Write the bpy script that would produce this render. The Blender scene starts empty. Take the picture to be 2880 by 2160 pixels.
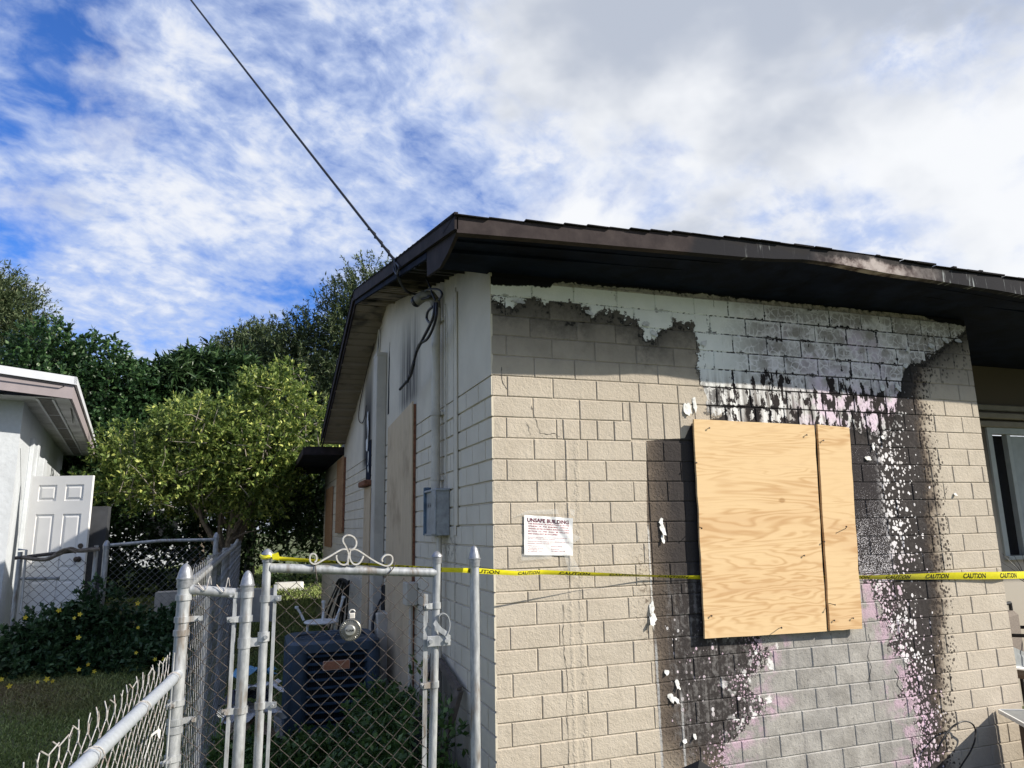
import bpy, math, random
import numpy as np
from math import radians as RAD, sin, cos, pi
from mathutils import Vector, Matrix

S = bpy.context.scene
COL = S.collection
random.seed(7)
RNG = np.random.default_rng(7)

# ------------------------------------------------------------------ camera
YAW, PITCH, ROLL = 0.341, 0.198, -0.0184
CAM = Vector((-1.185, -3.685, 1.65))
FOC = 1997.0 / 2880.0            # focal length over picture width
_fw = Vector((sin(YAW) * cos(PITCH), cos(YAW) * cos(PITCH), sin(PITCH)))
_rt = Vector((cos(YAW), -sin(YAW), 0))
_up = _rt.cross(_fw)
RT = cos(ROLL) * _rt + sin(ROLL) * _up
UP = -sin(ROLL) * _rt + cos(ROLL) * _up
cam_d = bpy.data.cameras.new('camera')
cam = bpy.data.objects.new('camera', cam_d)
COL.objects.link(cam)
m = Matrix((RT, UP, -_fw)).transposed().to_4x4()
m.translation = CAM
cam.matrix_world = m
cam_d.sensor_width = 36.0
cam_d.lens = 36.0 * FOC
cam_d.clip_start = 0.05
cam_d.clip_end = 3000
S.camera = cam

# ------------------------------------------------------------------ light and exposure
SUN_DIR = Vector((1.48, -1.0, 1.09)).normalized()      # towards the sun
sun_d = bpy.data.lights.new('sun', 'SUN')
sun_d.energy = 4.7
sun_d.angle = RAD(0.53)
sun_d.color = (1.0, 0.93, 0.82)
sun = bpy.data.objects.new('sun', sun_d)
COL.objects.link(sun)
sun.rotation_euler = SUN_DIR.to_track_quat('Z', 'Y').to_euler()
sun.location = (6, -6, 8)
S.view_settings.view_transform = 'Standard'
S.view_settings.look = 'None'
S.view_settings.gamma = 1.0
S.view_settings.use_curve_mapping = False
S.view_settings.exposure = 0.62
SKY_STRENGTH = 0.085


# ------------------------------------------------------------------ node expression helper
class V:
    """A socket (or a number) in a node tree, with arithmetic."""
    def __init__(s, nt, sock):
        s.nt, s.s = nt, sock

    def _m(s, op, *a, clamp=False):
        n = s.nt.nodes.new('ShaderNodeMath')
        n.operation = op
        n.use_clamp = clamp
        for i, x in enumerate((s,) + a):
            if isinstance(x, V):
                s.nt.links.new(x.s, n.inputs[i])
            else:
                n.inputs[i].default_value = float(x)
        return V(s.nt, n.outputs[0])

    def __add__(s, o): return s._m('ADD', o)
    __radd__ = __add__
    def __sub__(s, o): return s._m('SUBTRACT', o)
    def __rsub__(s, o): return (s * -1.0) + o
    def __mul__(s, o): return s._m('MULTIPLY', o)
    __rmul__ = __mul__
    def __truediv__(s, o): return s._m('DIVIDE', o)
    def __pow__(s, o): return s._m('POWER', o)
    def mx(s, o): return s._m('MAXIMUM', o)
    def mn(s, o): return s._m('MINIMUM', o)
    def gt(s, o): return s._m('GREATER_THAN', o)
    def lt(s, o): return s._m('LESS_THAN', o)
    def abs(s): return s._m('ABSOLUTE')
    def sin(s): return s._m('SINE')
    def frac(s): return s._m('FRACT')
    def inv(s): return (s * -1.0) + 1.0

    def smooth(s, a, b):
        n = s.nt.nodes.new('ShaderNodeMapRange')
        n.interpolation_type = 'SMOOTHSTEP'
        s.nt.links.new(s.s, n.inputs[0])
        lo, hi, f, t = (a, b, 0.0, 1.0) if a <= b else (b, a, 1.0, 0.0)
        n.inputs[1].default_value, n.inputs[2].default_value = lo, hi
        n.inputs[3].default_value, n.inputs[4].default_value = f, t
        return V(s.nt, n.outputs[0])

    def curve(s, pts):
        """Piecewise linear function through pts."""
        xs = [p[0] for p in pts]; ys = [p[1] for p in pts]
        x0, x1, y0, y1 = min(xs), max(xs), min(ys), max(ys)
        n = s.nt.nodes.new('ShaderNodeFloatCurve')
        c = n.mapping.curves[0]
        q = sorted(((p[0] - x0) / (x1 - x0), (p[1] - y0) / (y1 - y0)) for p in pts)
        while len(c.points) < len(q):
            c.points.new(0.5, 0.5)
        for p, (a, b) in zip(c.points, q):
            p.location = (a, b)
            p.handle_type = 'VECTOR'
        n.mapping.update()
        t = (s - x0) * (1.0 / (x1 - x0))
        s.nt.links.new(t.s, n.inputs['Value'])
        return V(s.nt, n.outputs[0]) * (y1 - y0) + y0


class Mat:
    def __init__(s, name):
        s.m = bpy.data.materials.new(name)
        s.m.use_nodes = True
        s.nt = s.m.node_tree
        s.b = s.nt.nodes['Principled BSDF']
        s.b.inputs['Specular IOR Level'].default_value = 0.3
        s._geo = None

    def new(s, t): return s.nt.nodes.new(t)

    def geo(s):
        if s._geo is None:
            s._geo = s.new('ShaderNodeNewGeometry')
        return s._geo

    def pos(s): return V(s.nt, s.geo().outputs['Position'])
    def objc(s): return V(s.nt, s.new('ShaderNodeTexCoord').outputs['Object'])
    def island(s): return V(s.nt, s.geo().outputs['Random Per Island'])
    def objrand(s): return V(s.nt, s.new('ShaderNodeObjectInfo').outputs['Random'])

    def attr(s, name):
        n = s.new('ShaderNodeAttribute'); n.attribute_name = name
        return V(s.nt, n.outputs['Fac'])

    def sep(s, v):
        n = s.new('ShaderNodeSeparateXYZ'); s.nt.links.new(v.s, n.inputs[0])
        return [V(s.nt, o) for o in n.outputs]

    def com(s, x, y, z):
        n = s.new('ShaderNodeCombineXYZ')
        for i, a in enumerate((x, y, z)):
            if isinstance(a, V): s.nt.links.new(a.s, n.inputs[i])
            else: n.inputs[i].default_value = a
        return V(s.nt, n.outputs[0])

    def scale(s, v, sc):
        n = s.new('ShaderNodeVectorMath'); n.operation = 'MULTIPLY'
        s.nt.links.new(v.s, n.inputs[0]); n.inputs[1].default_value = sc
        return V(s.nt, n.outputs[0])

    def shift(s, v, amount, sc, det=3):
        """v displaced by a noise vector."""
        n = s.new('ShaderNodeTexNoise'); s.nt.links.new(v.s, n.inputs['Vector'])
        n.inputs['Scale'].default_value = sc; n.inputs['Detail'].default_value = det
        a = s.new('ShaderNodeVectorMath'); a.operation = 'MULTIPLY_ADD'
        s.nt.links.new(n.outputs['Color'], a.inputs[0])
        a.inputs[1].default_value = (amount,) * 3
        s.nt.links.new(v.s, a.inputs[2])
        return V(s.nt, a.outputs[0])

    def noise(s, v, sc, det=4, rough=0.55, dist=0.0):
        n = s.new('ShaderNodeTexNoise')
        s.nt.links.new(v.s, n.inputs['Vector'])
        n.inputs['Scale'].default_value = sc
        n.inputs['Detail'].default_value = det
        n.inputs['Roughness'].default_value = rough
        n.inputs['Distortion'].default_value = dist
        return V(s.nt, n.outputs[0])

    def vor(s, v, sc, feature='F1', rnd=1.0):
        n = s.new('ShaderNodeTexVoronoi'); n.feature = feature
        s.nt.links.new(v.s, n.inputs['Vector'])
        n.inputs['Scale'].default_value = sc
        n.inputs['Randomness'].default_value = rnd
        col = None
        if feature != 'DISTANCE_TO_EDGE':
            q = s.new('ShaderNodeSeparateColor')
            s.nt.links.new(n.outputs['Color'], q.inputs[0])
            col = [V(s.nt, o) for o in q.outputs]
        return V(s.nt, n.outputs['Distance']), col

    def rgb(s, c):
        n = s.new('ShaderNodeRGB'); n.outputs[0].default_value = (*c, 1)
        return V(s.nt, n.outputs[0])

    def mix(s, f, a, b):
        n = s.new('ShaderNodeMix'); n.data_type = 'RGBA'; n.clamp_factor = True
        if isinstance(f, V): s.nt.links.new(f.s, n.inputs[0])
        else: n.inputs[0].default_value = f
        for x, i in ((a, 6), (b, 7)):
            if isinstance(x, V): s.nt.links.new(x.s, n.inputs[i])
            else: n.inputs[i].default_value = (*x, 1)
        return V(s.nt, n.outputs[2])

    def mul(s, c, f):
        """colour times a value"""
        n = s.new('ShaderNodeMix'); n.data_type = 'RGBA'; n.blend_type = 'MULTIPLY'
        n.inputs[0].default_value = 1.0
        if isinstance(c, V): s.nt.links.new(c.s, n.inputs[6])
        else: n.inputs[6].default_value = (*c, 1)
        s.nt.links.new(f.s, n.inputs[7])
        return V(s.nt, n.outputs[2])

    def out(s, col=None, rough=None, bump=None, bump_d=0.003, bump_s=0.6, metal=None, spec=None, alpha=None):
        def put(key, x):
            if x is None: return
            if isinstance(x, V): s.nt.links.new(x.s, s.b.inputs[key])
            elif isinstance(x, tuple): s.b.inputs[key].default_value = (*x, 1)
            else: s.b.inputs[key].default_value = x
        put('Base Color', col); put('Roughness', rough); put('Metallic', metal)
        put('Specular IOR Level', spec); put('Alpha', alpha)
        if bump is not None:
            n = s.new('ShaderNodeBump')
            n.inputs['Strength'].default_value = bump_s
            n.inputs['Distance'].default_value = bump_d
            s.nt.links.new(bump.s, n.inputs['Height'])
            s.nt.links.new(n.outputs[0], s.b.inputs['Normal'])
        return s.m


# ------------------------------------------------------------------ sky
W = bpy.data.worlds.new('World'); S.world = W; W.use_nodes = True
wt = W.node_tree
class WorldMat(Mat):
    def __init__(s):
        s.nt = wt; s._geo = None
wm = WorldMat()
bg = wt.nodes['Background']
bg.inputs['Strength'].default_value = SKY_STRENGTH
sky = wt.nodes.new('ShaderNodeTexSky'); sky.sky_type = 'NISHITA'; sky.sun_disc = False
sky.sun_elevation = math.asin(SUN_DIR.z)
sky.sun_rotation = math.atan2(SUN_DIR.x, SUN_DIR.y)
sky.air_density = 1.0; sky.dust_density = 0.6; sky.ozone_density = 3.0
dirv = V(wt, wt.nodes.new('ShaderNodeTexCoord').outputs['Generated'])
dx, dy, dz = wm.sep(dirv)
den = dz.mx(0.0) + 0.30
cp = wm.com(dx / den, dy / den, 0.0)
# broad cover: the open blue lies in the north-west, thick cloud to the east
cover = (dx * 0.98 - dy * 0.10).smooth(-0.36, 0.42)
low = dz.smooth(0.62, 0.20)
cpr = wm.com((dx * 0.86 + dy * 0.50) / den, (dy * 0.86 - dx * 0.50) / den, 0.0)
cpw = wm.shift(cpr, 0.09, 5.0, 4)
rip = wm.noise(wm.scale(cpw, (1.0, 1.12, 1.0)), 9.5, 7, 0.58, 0.0)
fine = wm.noise(wm.scale(cpw, (1.0, 1.25, 1.0)), 30.0, 4, 0.55)
big = wm.noise(cpw, 2.6, 4, 0.5)
dens = (rip - 0.5) * 1.05 + (fine - 0.5) * 0.36 + (big - 0.5) * 1.25
d1 = (dens + cover * 0.30 + low * 0.09 - 0.010).smooth(-0.24, 0.27)
# heaped clouds with grey undersides
hv = wm.shift(wm.com(dx, dy, dz * 1.5), 0.10, 5.0, 5)
heap = wm.noise(hv, 3.6, 9, 0.54)
d2 = ((heap - 0.5) * 1.1 + (dx - dy * 0.05).smooth(-0.06, 0.46) * 0.29 - 0.150).smooth(-0.05, 0.13)
shade_n = wm.noise(wm.shift(wm.com(dx, dy, dz * 1.5 - 0.06), 0.08, 4.0, 4), 3.0, 5, 0.5)
grey = ((shade_n - 0.5) * 1.9 + dz.smooth(0.38, 0.62) * dx.smooth(0.25, 0.75) * 0.60 - 0.04).smooth(-0.14, 0.32)
cl_thin = wm.rgb((4.2, 5.0, 6.9))
cl_white = wm.rgb((7.2, 7.35, 7.6))
cl_grey = wm.rgb((3.7, 4.1, 4.9))
tint = wt.nodes.new('ShaderNodeMix'); tint.data_type = 'RGBA'; tint.blend_type = 'MULTIPLY'
tint.inputs[0].default_value = 1.0
wt.links.new(sky.outputs[0], tint.inputs[6]); tint.inputs[7].default_value = (0.46, 0.84, 1.50, 1)
blue = V(wt, tint.outputs[2])
bright = (dens + cover * 0.2).smooth(0.05, 0.40)
c1 = wm.mix(d1 * 0.92, blue, wm.mix(bright, cl_thin, cl_white))
c2 = wm.mix(d2, c1, wm.mix(grey * 0.95, cl_white, cl_grey))
c2 = wm.mix(dz.smooth(0.13, 0.02), c2, (5.2, 5.7, 6.6))
below = dz.smooth(0.0, -0.02)
c3 = wm.mix(below, c2, (1.2, 1.25, 1.0))
wt.links.new(c3.s, bg.inputs['Color'])


# ------------------------------------------------------------------ mesh helper
class MB:
    def __init__(s):
        s.v, s.f, s.mi = [], [], []

    def add(s, vs, fs, mi=0):
        o = len(s.v)
        s.v.extend([tuple(p) for p in vs])
        s.f.extend([tuple(i + o for i in f) for f in fs])
        s.mi.extend([mi] * len(fs))

    def box(s, a, b, mi=0, M=None, bev=0.0):
        (x0, y0, z0), (x1, y1, z1) = a, b
        if bev > 0:
            bev = min(bev, (x1 - x0) * .45, (y1 - y0) * .45, (z1 - z0) * .45)
            vs, idx = [], {}
            for i, x in enumerate((x0, x1)):
                for j, y in enumerate((y0, y1)):
                    for k, z in enumerate((z0, z1)):
                        sx, sy, sz = (1, -1)[i], (1, -1)[j], (1, -1)[k]
                        for ax in range(3):
                            p = [x + sx * bev, y + sy * bev, z + sz * bev]
                            p[ax] = (x, y, z)[ax]
                            idx[i, j, k, ax] = len(vs); vs.append(p)
            fs = []
            for ax in range(3):
                for t in (0, 1):
                    q = []
                    for u, w in ((0, 0), (1, 0), (1, 1), (0, 1)):
                        key = [0, 0, 0]; key[ax] = t; key[(ax + 1) % 3] = u; key[(ax + 2) % 3] = w
                        q.append(idx[(*key, ax)])
                    fs.append(q if t else q[::-1])
            for ax in range(3):           # edges along ax
                b1, b2 = (ax + 1) % 3, (ax + 2) % 3
                for u in (0, 1):
                    for w in (0, 1):
                        k0 = [0, 0, 0]; k0[b1] = u; k0[b2] = w
                        k1 = list(k0); k1[ax] = 1
                        q = [idx[(*k0, b1)], idx[(*k1, b1)], idx[(*k1, b2)], idx[(*k0, b2)]]
                        fs.append(q if (u ^ w) == 0 else q[::-1])
            for i in (0, 1):
                for j in (0, 1):
                    for k in (0, 1):
                        q = [idx[i, j, k, 0], idx[i, j, k, 1], idx[i, j, k, 2]]
                        fs.append(q if (i + j + k) % 2 else q[::-1])
        else:
            vs = [(x, y, z) for x in (x0, x1) for y in (y0, y1) for z in (z0, z1)]
            fs = [(0, 1, 3, 2), (4, 6, 7, 5), (0, 4, 5, 1), (2, 3, 7, 6), (0, 2, 6, 4), (1, 5, 7, 3)]
        if M is not None:
            vs = [M @ Vector(p) for p in vs]
        s.add(vs, fs, mi)

    def tube(s, pts, r, n=8, mi=0, cap=True, closed=False):
        pts = [Vector(p) for p in pts]
        rs = r if isinstance(r, (list, tuple)) else [r] * len(pts)
        N = len(pts); vs = []; prev = None
        for i, p in enumerate(pts):
            if closed: t = pts[(i + 1) % N] - pts[i - 1]
            else: t = pts[min(i + 1, N - 1)] - pts[max(i - 1, 0)]
            t = t.normalized() if t.length > 1e-9 else Vector((0, 0, 1))
            if prev is None:
                a = Vector((0, 0, 1)) if abs(t.z) < .9 else Vector((1, 0, 0))
                u = t.cross(a).normalized()
            else:
                u = (prev - t * prev.dot(t))
                u = u.normalized() if u.length > 1e-6 else t.orthogonal().normalized()
            prev = u; w = t.cross(u)
            for k in range(n):
                a = 2 * pi * k / n
                vs.append(p + (u * cos(a) + w * sin(a)) * rs[i])
        fs = []
        for i in range(N if closed else N - 1):
            j = (i + 1) % N
            for k in range(n):
                fs.append((i * n + k, i * n + (k + 1) % n, j * n + (k + 1) % n, j * n + k))
        if cap and not closed:
            fs.append(tuple(range(n))[::-1]); fs.append(tuple((N - 1) * n + k for k in range(n)))
        s.add(vs, fs, mi)

    def lathe(s, prof, c=(0, 0, 0), n=16, mi=0, M=None):
        """prof: (radius, height) pairs about the z axis."""
        vs, fs = [], []
        for r, h in prof:
            for k in range(n):
                a = 2 * pi * k / n
                p = Vector((r * cos(a), r * sin(a), h))
                if M is not None: p = M @ p
                vs.append(p + Vector(c))
        for i in range(len(prof) - 1):
            for k in range(n):
                fs.append((i * n + k, i * n + (k + 1) % n, (i + 1) * n + (k + 1) % n, (i + 1) * n + k))
        fs.append(tuple(range(n))[::-1]); fs.append(tuple((len(prof) - 1) * n + k for k in range(n)))
        s.add(vs, fs, mi)

    def prism(s, poly, d, mi=0):
        """poly: 3D points of a flat outline; d: extrusion vector."""
        n = len(poly); d = Vector(d)
        vs = [Vector(p) for p in poly] + [Vector(p) + d for p in poly]
        fs = [tuple(range(n))[::-1], tuple(range(n, 2 * n))]
        fs += [(i, (i + 1) % n, n + (i + 1) % n, n + i) for i in range(n)]
        s.add(vs, fs, mi)

    def grid(s, fn, nu, nv, mi=0):
        vs = [fn(i / nu, j / nv) for i in range(nu + 1) for j in range(nv + 1)]
        fs = [(i * (nv + 1) + j, (i + 1) * (nv + 1) + j, (i + 1) * (nv + 1) + j + 1, i * (nv + 1) + j + 1)
              for i in range(nu) for j in range(nv)]
        s.add(vs, fs, mi)

    def strip(s, pts, wv, th, mi=0):
        """flat bar along pts: wv = width vector, th = thickness"""
        pts = [Vector(p) for p in pts]; wv = Vector(wv); vs = []; fs = []
        for i, p in enumerate(pts):
            t = (pts[min(i + 1, len(pts) - 1)] - pts[max(i - 1, 0)]).normalized()
            nn = t.cross(wv).normalized() * th
            vs += [p - wv / 2 - nn / 2, p + wv / 2 - nn / 2, p + wv / 2 + nn / 2, p - wv / 2 + nn / 2]
        for i in range(len(pts) - 1):
            for k in range(4):
                fs.append((i * 4 + k, i * 4 + (k + 1) % 4, (i + 1) * 4 + (k + 1) % 4, (i + 1) * 4 + k))
        fs += [(3, 2, 1, 0), tuple(len(pts) * 4 - 4 + k for k in range(4))]
        s.add(vs, fs, mi)

    def mesh(s, name, mats, off=(0, 0, 0), smooth=False):
        me = bpy.data.meshes.new(name)
        o = Vector(off)
        me.from_pydata([tuple(Vector(p) - o) for p in s.v], [], s.f)
        for q in (mats if isinstance(mats, (list, tuple)) else [mats]):
            me.materials.append(q)
        if any(s.mi): me.polygons.foreach_set('material_index', s.mi)
        if smooth:
            me.polygons.foreach_set('use_smooth', [True] * len(s.f))
            me.set_sharp_from_angle(angle=RAD(40))
        me.update()
        return me


def tag(o, label=None, cat=None, group=None, kind=None):
    if label: o['label'] = label
    if cat: o['category'] = cat
    if group: o['group'] = group
    if kind: o['kind'] = kind
    return o

def wloc(p):
    l = Vector((0, 0, 0))
    while p is not None:
        l += p.location; p = p.parent
    return l

def link(name, mb, mat, parent=None, smooth=False, loc=None, local=False):
    """mb (in world coordinates unless local) becomes ONE mesh object named name."""
    off = Vector(loc) if loc else Vector((0, 0, 0))
    base = Vector((0, 0, 0)) if (local or parent is None) else wloc(parent)
    me = mb if isinstance(mb, bpy.types.Mesh) else mb.mesh(name, mat, off if not local else (0, 0, 0), smooth)
    o = bpy.data.objects.new(name, me); COL.objects.link(o)
    if parent is not None: o.parent = parent
    if not local:
        o.location = off - base
    elif loc: o.location = loc
    return o

def thing(name, label, cat, loc=(0, 0, 0), group=None, rotz=0.0):
    o = bpy.data.objects.new(name, None); COL.objects.link(o)
    o.location = loc; o.rotation_euler.z = rotz
    o.empty_display_size = 0.1
    return tag(o, label, cat, group)

def copy_tree(o, parent=None):
    c = o.copy(); COL.objects.link(c)
    if parent is not None: c.parent = parent
    for ch in list(o.children): copy_tree(ch, c)
    return c

def ray(px, py):
    """Direction of a point of the 2212 x 1659 photograph, one metre deep."""
    x = (px - 1106) / (2212 * FOC); y = (829.5 - py) / (2212 * FOC)
    return RT * x + UP * y + _fw

def on(ax, val, px, py):
    """Where the sight line through a photo point meets the plane axis = val."""
    d = ray(px, py); t = (val - CAM[ax]) / d[ax]
    return CAM + d * t

def at(px, py, Z): return CAM + ray(px, py) * Z

def text_mesh(txt, size, align='LEFT', bold=0.0, sx=1.0):
    cu = bpy.data.curves.new('lettering', 'FONT')
    cu.body = txt; cu.size = size; cu.align_x = align; cu.offset = bold; cu.extrude = 0.0; cu.resolution_u = 3
    o = bpy.data.objects.new('lettering', cu); COL.objects.link(o)
    dg = bpy.context.evaluated_depsgraph_get()
    me = bpy.data.meshes.new_from_object(o.evaluated_get(dg))
    vs = [(v.co.x * sx, v.co.y) for v in me.vertices]; fs = [tuple(p.vertices) for p in me.polygons]
    bpy.data.objects.remove(o); bpy.data.curves.remove(cu); bpy.data.meshes.remove(me)
    return vs, fs

# ------------------------------------------------------------------ materials
def simple(name, col, rough=0.6, var=0.25, sc=20.0, metal=0.0, spec=0.3, bump=0.0, obj=False, dirt=None, dirt_sc=6.0, dirt_amt=0.5):
    M = Mat(name); p = M.pos()
    n = M.noise(p, sc, 5)
    c = M.mix(n.smooth(0.25, 0.75), tuple(x * (1 - var) for x in col), tuple(min(1, x * (1 + var)) for x in col))
    if dirt is not None:
        c = M.mix((M.noise(p, dirt_sc, 7, 0.65)).smooth(0.48, 0.68) * dirt_amt, c, dirt)
    return M.out(c, rough, bump=n if bump else None, bump_d=bump, metal=metal, spec=spec)

GALV = Mat('galvanised_pipe')
_p = GALV.pos(); _n = GALV.noise(GALV.scale(_p, (1, 1, .25)), 45, 6, .65); _n2 = GALV.noise(GALV.scale(_p, (1, 1, .3)), 9, 5, .6)
_n3 = GALV.noise(GALV.scale(_p, (1, 1, .12)), 60, 4, .6)
GALV = GALV.out(GALV.mix((_n2 * .8 + _n3 * .35).smooth(.60, .74) * .75, GALV.mix(_n.smooth(.3, .7), (.25, .265, .28), (.46, .475, .49)), (.17, .125, .085)),
                0.5, metal=0.35, bump=_n, bump_d=.0006)
CAPM = simple('cast_cap', (.30, .31, .33), .42, .25, 60, metal=.6)
WIRE_RUST = simple('rusty_wire', (.078, .066, .060), .7, .5, 120, metal=.2)
WIRE_PALE = simple('pale_galvanised_wire', (.44, .425, .41), .55, .25, 90, metal=.25, dirt=(.30, .16, .09), dirt_sc=35, dirt_amt=.5)
WIRE_GREY = simple('grey_wire', (.20, .205, .215), .55, .3, 60, metal=.3)
SCROLL = simple('worn_white_iron', (.50, .485, .455), .45, .15, 50, metal=.1, dirt=(.22, .17, .13), dirt_sc=40, dirt_amt=.5)
BLACK_CABLE = simple('black_cable', (.012, .012, .014), .45, .3, 60)
BROWN_FASCIA = simple('brown_fascia', (.034, .027, .028), .8, .3, 9, spec=.12, dirt=(.02, .018, .02), dirt_sc=4, dirt_amt=.7)
SHINGLE = simple('asphalt_shingle', (.020, .019, .020), .95, .4, 150, bump=.002, spec=.05)
CHAR = simple('charred_soffit', (.0030, .0060, .0165), .8, .6, 6, bump=.004, dirt=(.010, .017, .040), dirt_sc=3.5, dirt_amt=.6, spec=.12)
DUCT = simple('beige_duct', (.52, .475, .395), .6, .06, 4, dirt=(.25, .22, .18), dirt_sc=3, dirt_amt=.35)
CONDUIT = simple('painted_conduit', (.53, .49, .41), .5, .08, 8, dirt=(.24, .21, .17), dirt_sc=7, dirt_amt=.35)
METER = simple('grey_meter_metal', (.34, .36, .37), .45, .15, 30, metal=.4, dirt=(.18, .17, .16), dirt_sc=14, dirt_amt=.4)
METER_IN = simple('meter_inside', (.012, .016, .022), .6, .4, 30)
METER_SIDE = simple('blue_grey_side', (.11, .16, .21), .5, .3, 25, metal=.3)
STUCCO_W = simple('white_stucco', (.52, .55, .58), .85, .05, 22, bump=.006, dirt=(.36, .375, .39), dirt_sc=1.8, dirt_amt=.4)
PINK_FASCIA = simple('mauve_fascia', (.30, .262, .272), .6, .06, 8)
ROOF_W = simple('white_roof_edge', (.60, .62, .66), .5, .05, 6)
SOFFIT_G = simple('grey_soffit', (.50, .50, .51), .75, .12, 3, dirt=(.18, .18, .19), dirt_sc=2.5, dirt_amt=.6)
VENT_D = simple('soffit_vent_screen', (.16, .155, .15), .8, .3, 30)
DOOR_W = simple('white_door_paint', (.66, .66, .66), .45, .03, 5)
DARK = simple('dark_void', (.008, .009, .012), .8, .3, 10)
AC_DARK = simple('slate_blue_metal', (.030, .054, .085), .45, .25, 12, spec=.45)
AC_GRILL = simple('louvre_metal', (.010, .018, .030), .5, .3, 12)
BADGE = simple('bronze_badge', (.36, .155, .085), .5, .2, 90)
BADGE_RIM = simple('badge_rim', (.48, .33, .27), .45, .2, 60)
WHITE_PL = simple('white_plastic', (.74, .74, .72), .5, .06, 12, dirt=(.4, .38, .33), dirt_sc=12, dirt_amt=.4)
BARK = simple('grey_bark', (.16, .135, .11), .9, .35, 25, bump=.006)
FRAME_G = simple('grey_brown_wood', (.12, .10, .085), .75, .3, 25)
BLACK_IRON = simple('black_iron', (.010, .010, .012), .45, .3, 30)
CUSHION = simple('taupe_cushion', (.17, .145, .125), .9, .3, 120)
TABLE_RED = simple('dark_red_board', (.048, .022, .018), .6, .4, 25)
TABLE_TOP = simple('grey_table_top', (.24, .255, .26), .4, .15, 14)
EDGE_W = simple('white_edging', (.75, .75, .73), .45, .06, 25)
BLIND = simple('blind_slat', (.36, .40, .40), .6, .10, 8)
LINTEL = simple('cream_lintel', (.21, .19, .15), .6, .1, 10)
CAP_BLACK = simple('black_cap', (.010, .010, .010), .6, .2, 20)
NAIL = simple('nail_steel', (.07, .055, .045), .5, .3, 60, metal=.5)
PAPER = simple('paper', (.80, .80, .80), .6, .03, 30)
INK_DARK = simple('ink_maroon', (.12, .012, .035), .7, .1, 30)
INK_RED = simple('ink_red', (.36, .06, .08), .7, .1, 30)
TAPE_Y = simple('yellow_tape', (.66, .60, .02), .32, .08, 30, spec=.5)
TAPE_K = simple('black_print', (.014, .014, .012), .5, .1, 30)
CLEAR = Mat('clear_packing_tape')
CLEAR.b.inputs['Transmission Weight'].default_value = 0.0
CLEAR = CLEAR.out((.75, .75, .73), .25, alpha=.14, spec=.5)
FLAKE = simple('paint_flake', (.66, .665, .64), .7, .10, 40, dirt=(.22, .20, .18), dirt_sc=30, dirt_amt=.6)
RUBBISH = [simple('rubbish_pale', (.55, .55, .56), .6, .3, 9), simple('rubbish_dark', (.03, .035, .05), .5, .4, 9),
           simple('rubbish_blue', (.10, .26, .42), .5, .3, 9), simple('rubbish_brown', (.22, .17, .12), .7, .4, 9)]
BRICK = simple('red_paving_brick', (.26, .12, .08), .85, .3, 14, bump=.003)


def plywood(name, fresh=True, vertical=False):
    M = Mat(name); p = M.objc()
    x, y, z = M.sep(p)
    if vertical:
        q = M.com(x * 22.0, y * 22.0, z * 0.55)
    else:
        q = M.com(x * .9, y * .9, z * 6.5)
    r = M.objrand() * 37.0
    o = M.nt.nodes.new('ShaderNodeVectorMath'); o.operation = 'ADD'
    M.nt.links.new(q.s, o.inputs[0]); M.nt.links.new(M.com(r, r * .7, r * 1.3).s, o.inputs[1])
    q = V(M.nt, o.outputs[0])
    big = M.noise(q, 1.0, 3, .5, .6)
    ring = ((big * 13.0).frac() - .5).abs() * 2.0
    fib = M.noise(M.com(x * (3.0 if not vertical else 190), y * 3.0, z * (190.0 if not vertical else 3.0)), 1.0, 3, .6)
    blot = M.noise(q, .55, 4, .6)
    if fresh:
        base = M.mix(ring.smooth(.30, 1.0) * (blot.smooth(.38, .62) * .75 + .12), (.69, .50, .285), (.50, .305, .145))
        base = M.mix(blot.smooth(.50, .70) * .40, base, (.56, .355, .19))
        base = M.mix(M.noise(M.com(x * 6, y * 6, z * 70), 1.0, 4, .6).smooth(.50, .75) * .35, base, (.60, .42, .25))
        base = M.mix(fib.smooth(.55, .8) * .35, base, (.45, .28, .13))
        kd, kc = M.vor(M.scale(p, (1.0, 1.0, 1.6)), 2.6)
        base = M.mix(kd.smooth(.085, .04) * kc[0].gt(.62) * .7, base, (.34, .19, .08))
    elif fresh is None:
        base = M.mix(ring.smooth(.3, 1.0) * .6, (.36, .215, .12), (.25, .135, .07))
        base = M.mix(blot.smooth(.4, .66) * .6, base, (.22, .125, .07))
    else:
        base = M.mix(ring.smooth(.3, .95) * .6, (.58, .465, .315), (.44, .33, .215))
        base = M.mix(blot.smooth(.45, .7) * .5, base, (.46, .38, .275))
        base = M.mix(fib.smooth(.5, .8) * .6, base, (.26, .185, .12))
    return M.out(base, .85, bump=fib * .6 + ring * .4, bump_d=.0009, spec=.10)

PLY = plywood('fresh_plywood')
PLY_OLD = plywood('weathered_plywood', False, True)
PLY_RED = plywood('reddish_plywood', None)
PLY_EDGE = simple('plywood_edge', (.20, .085, .045), .8, .4, 40)

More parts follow.
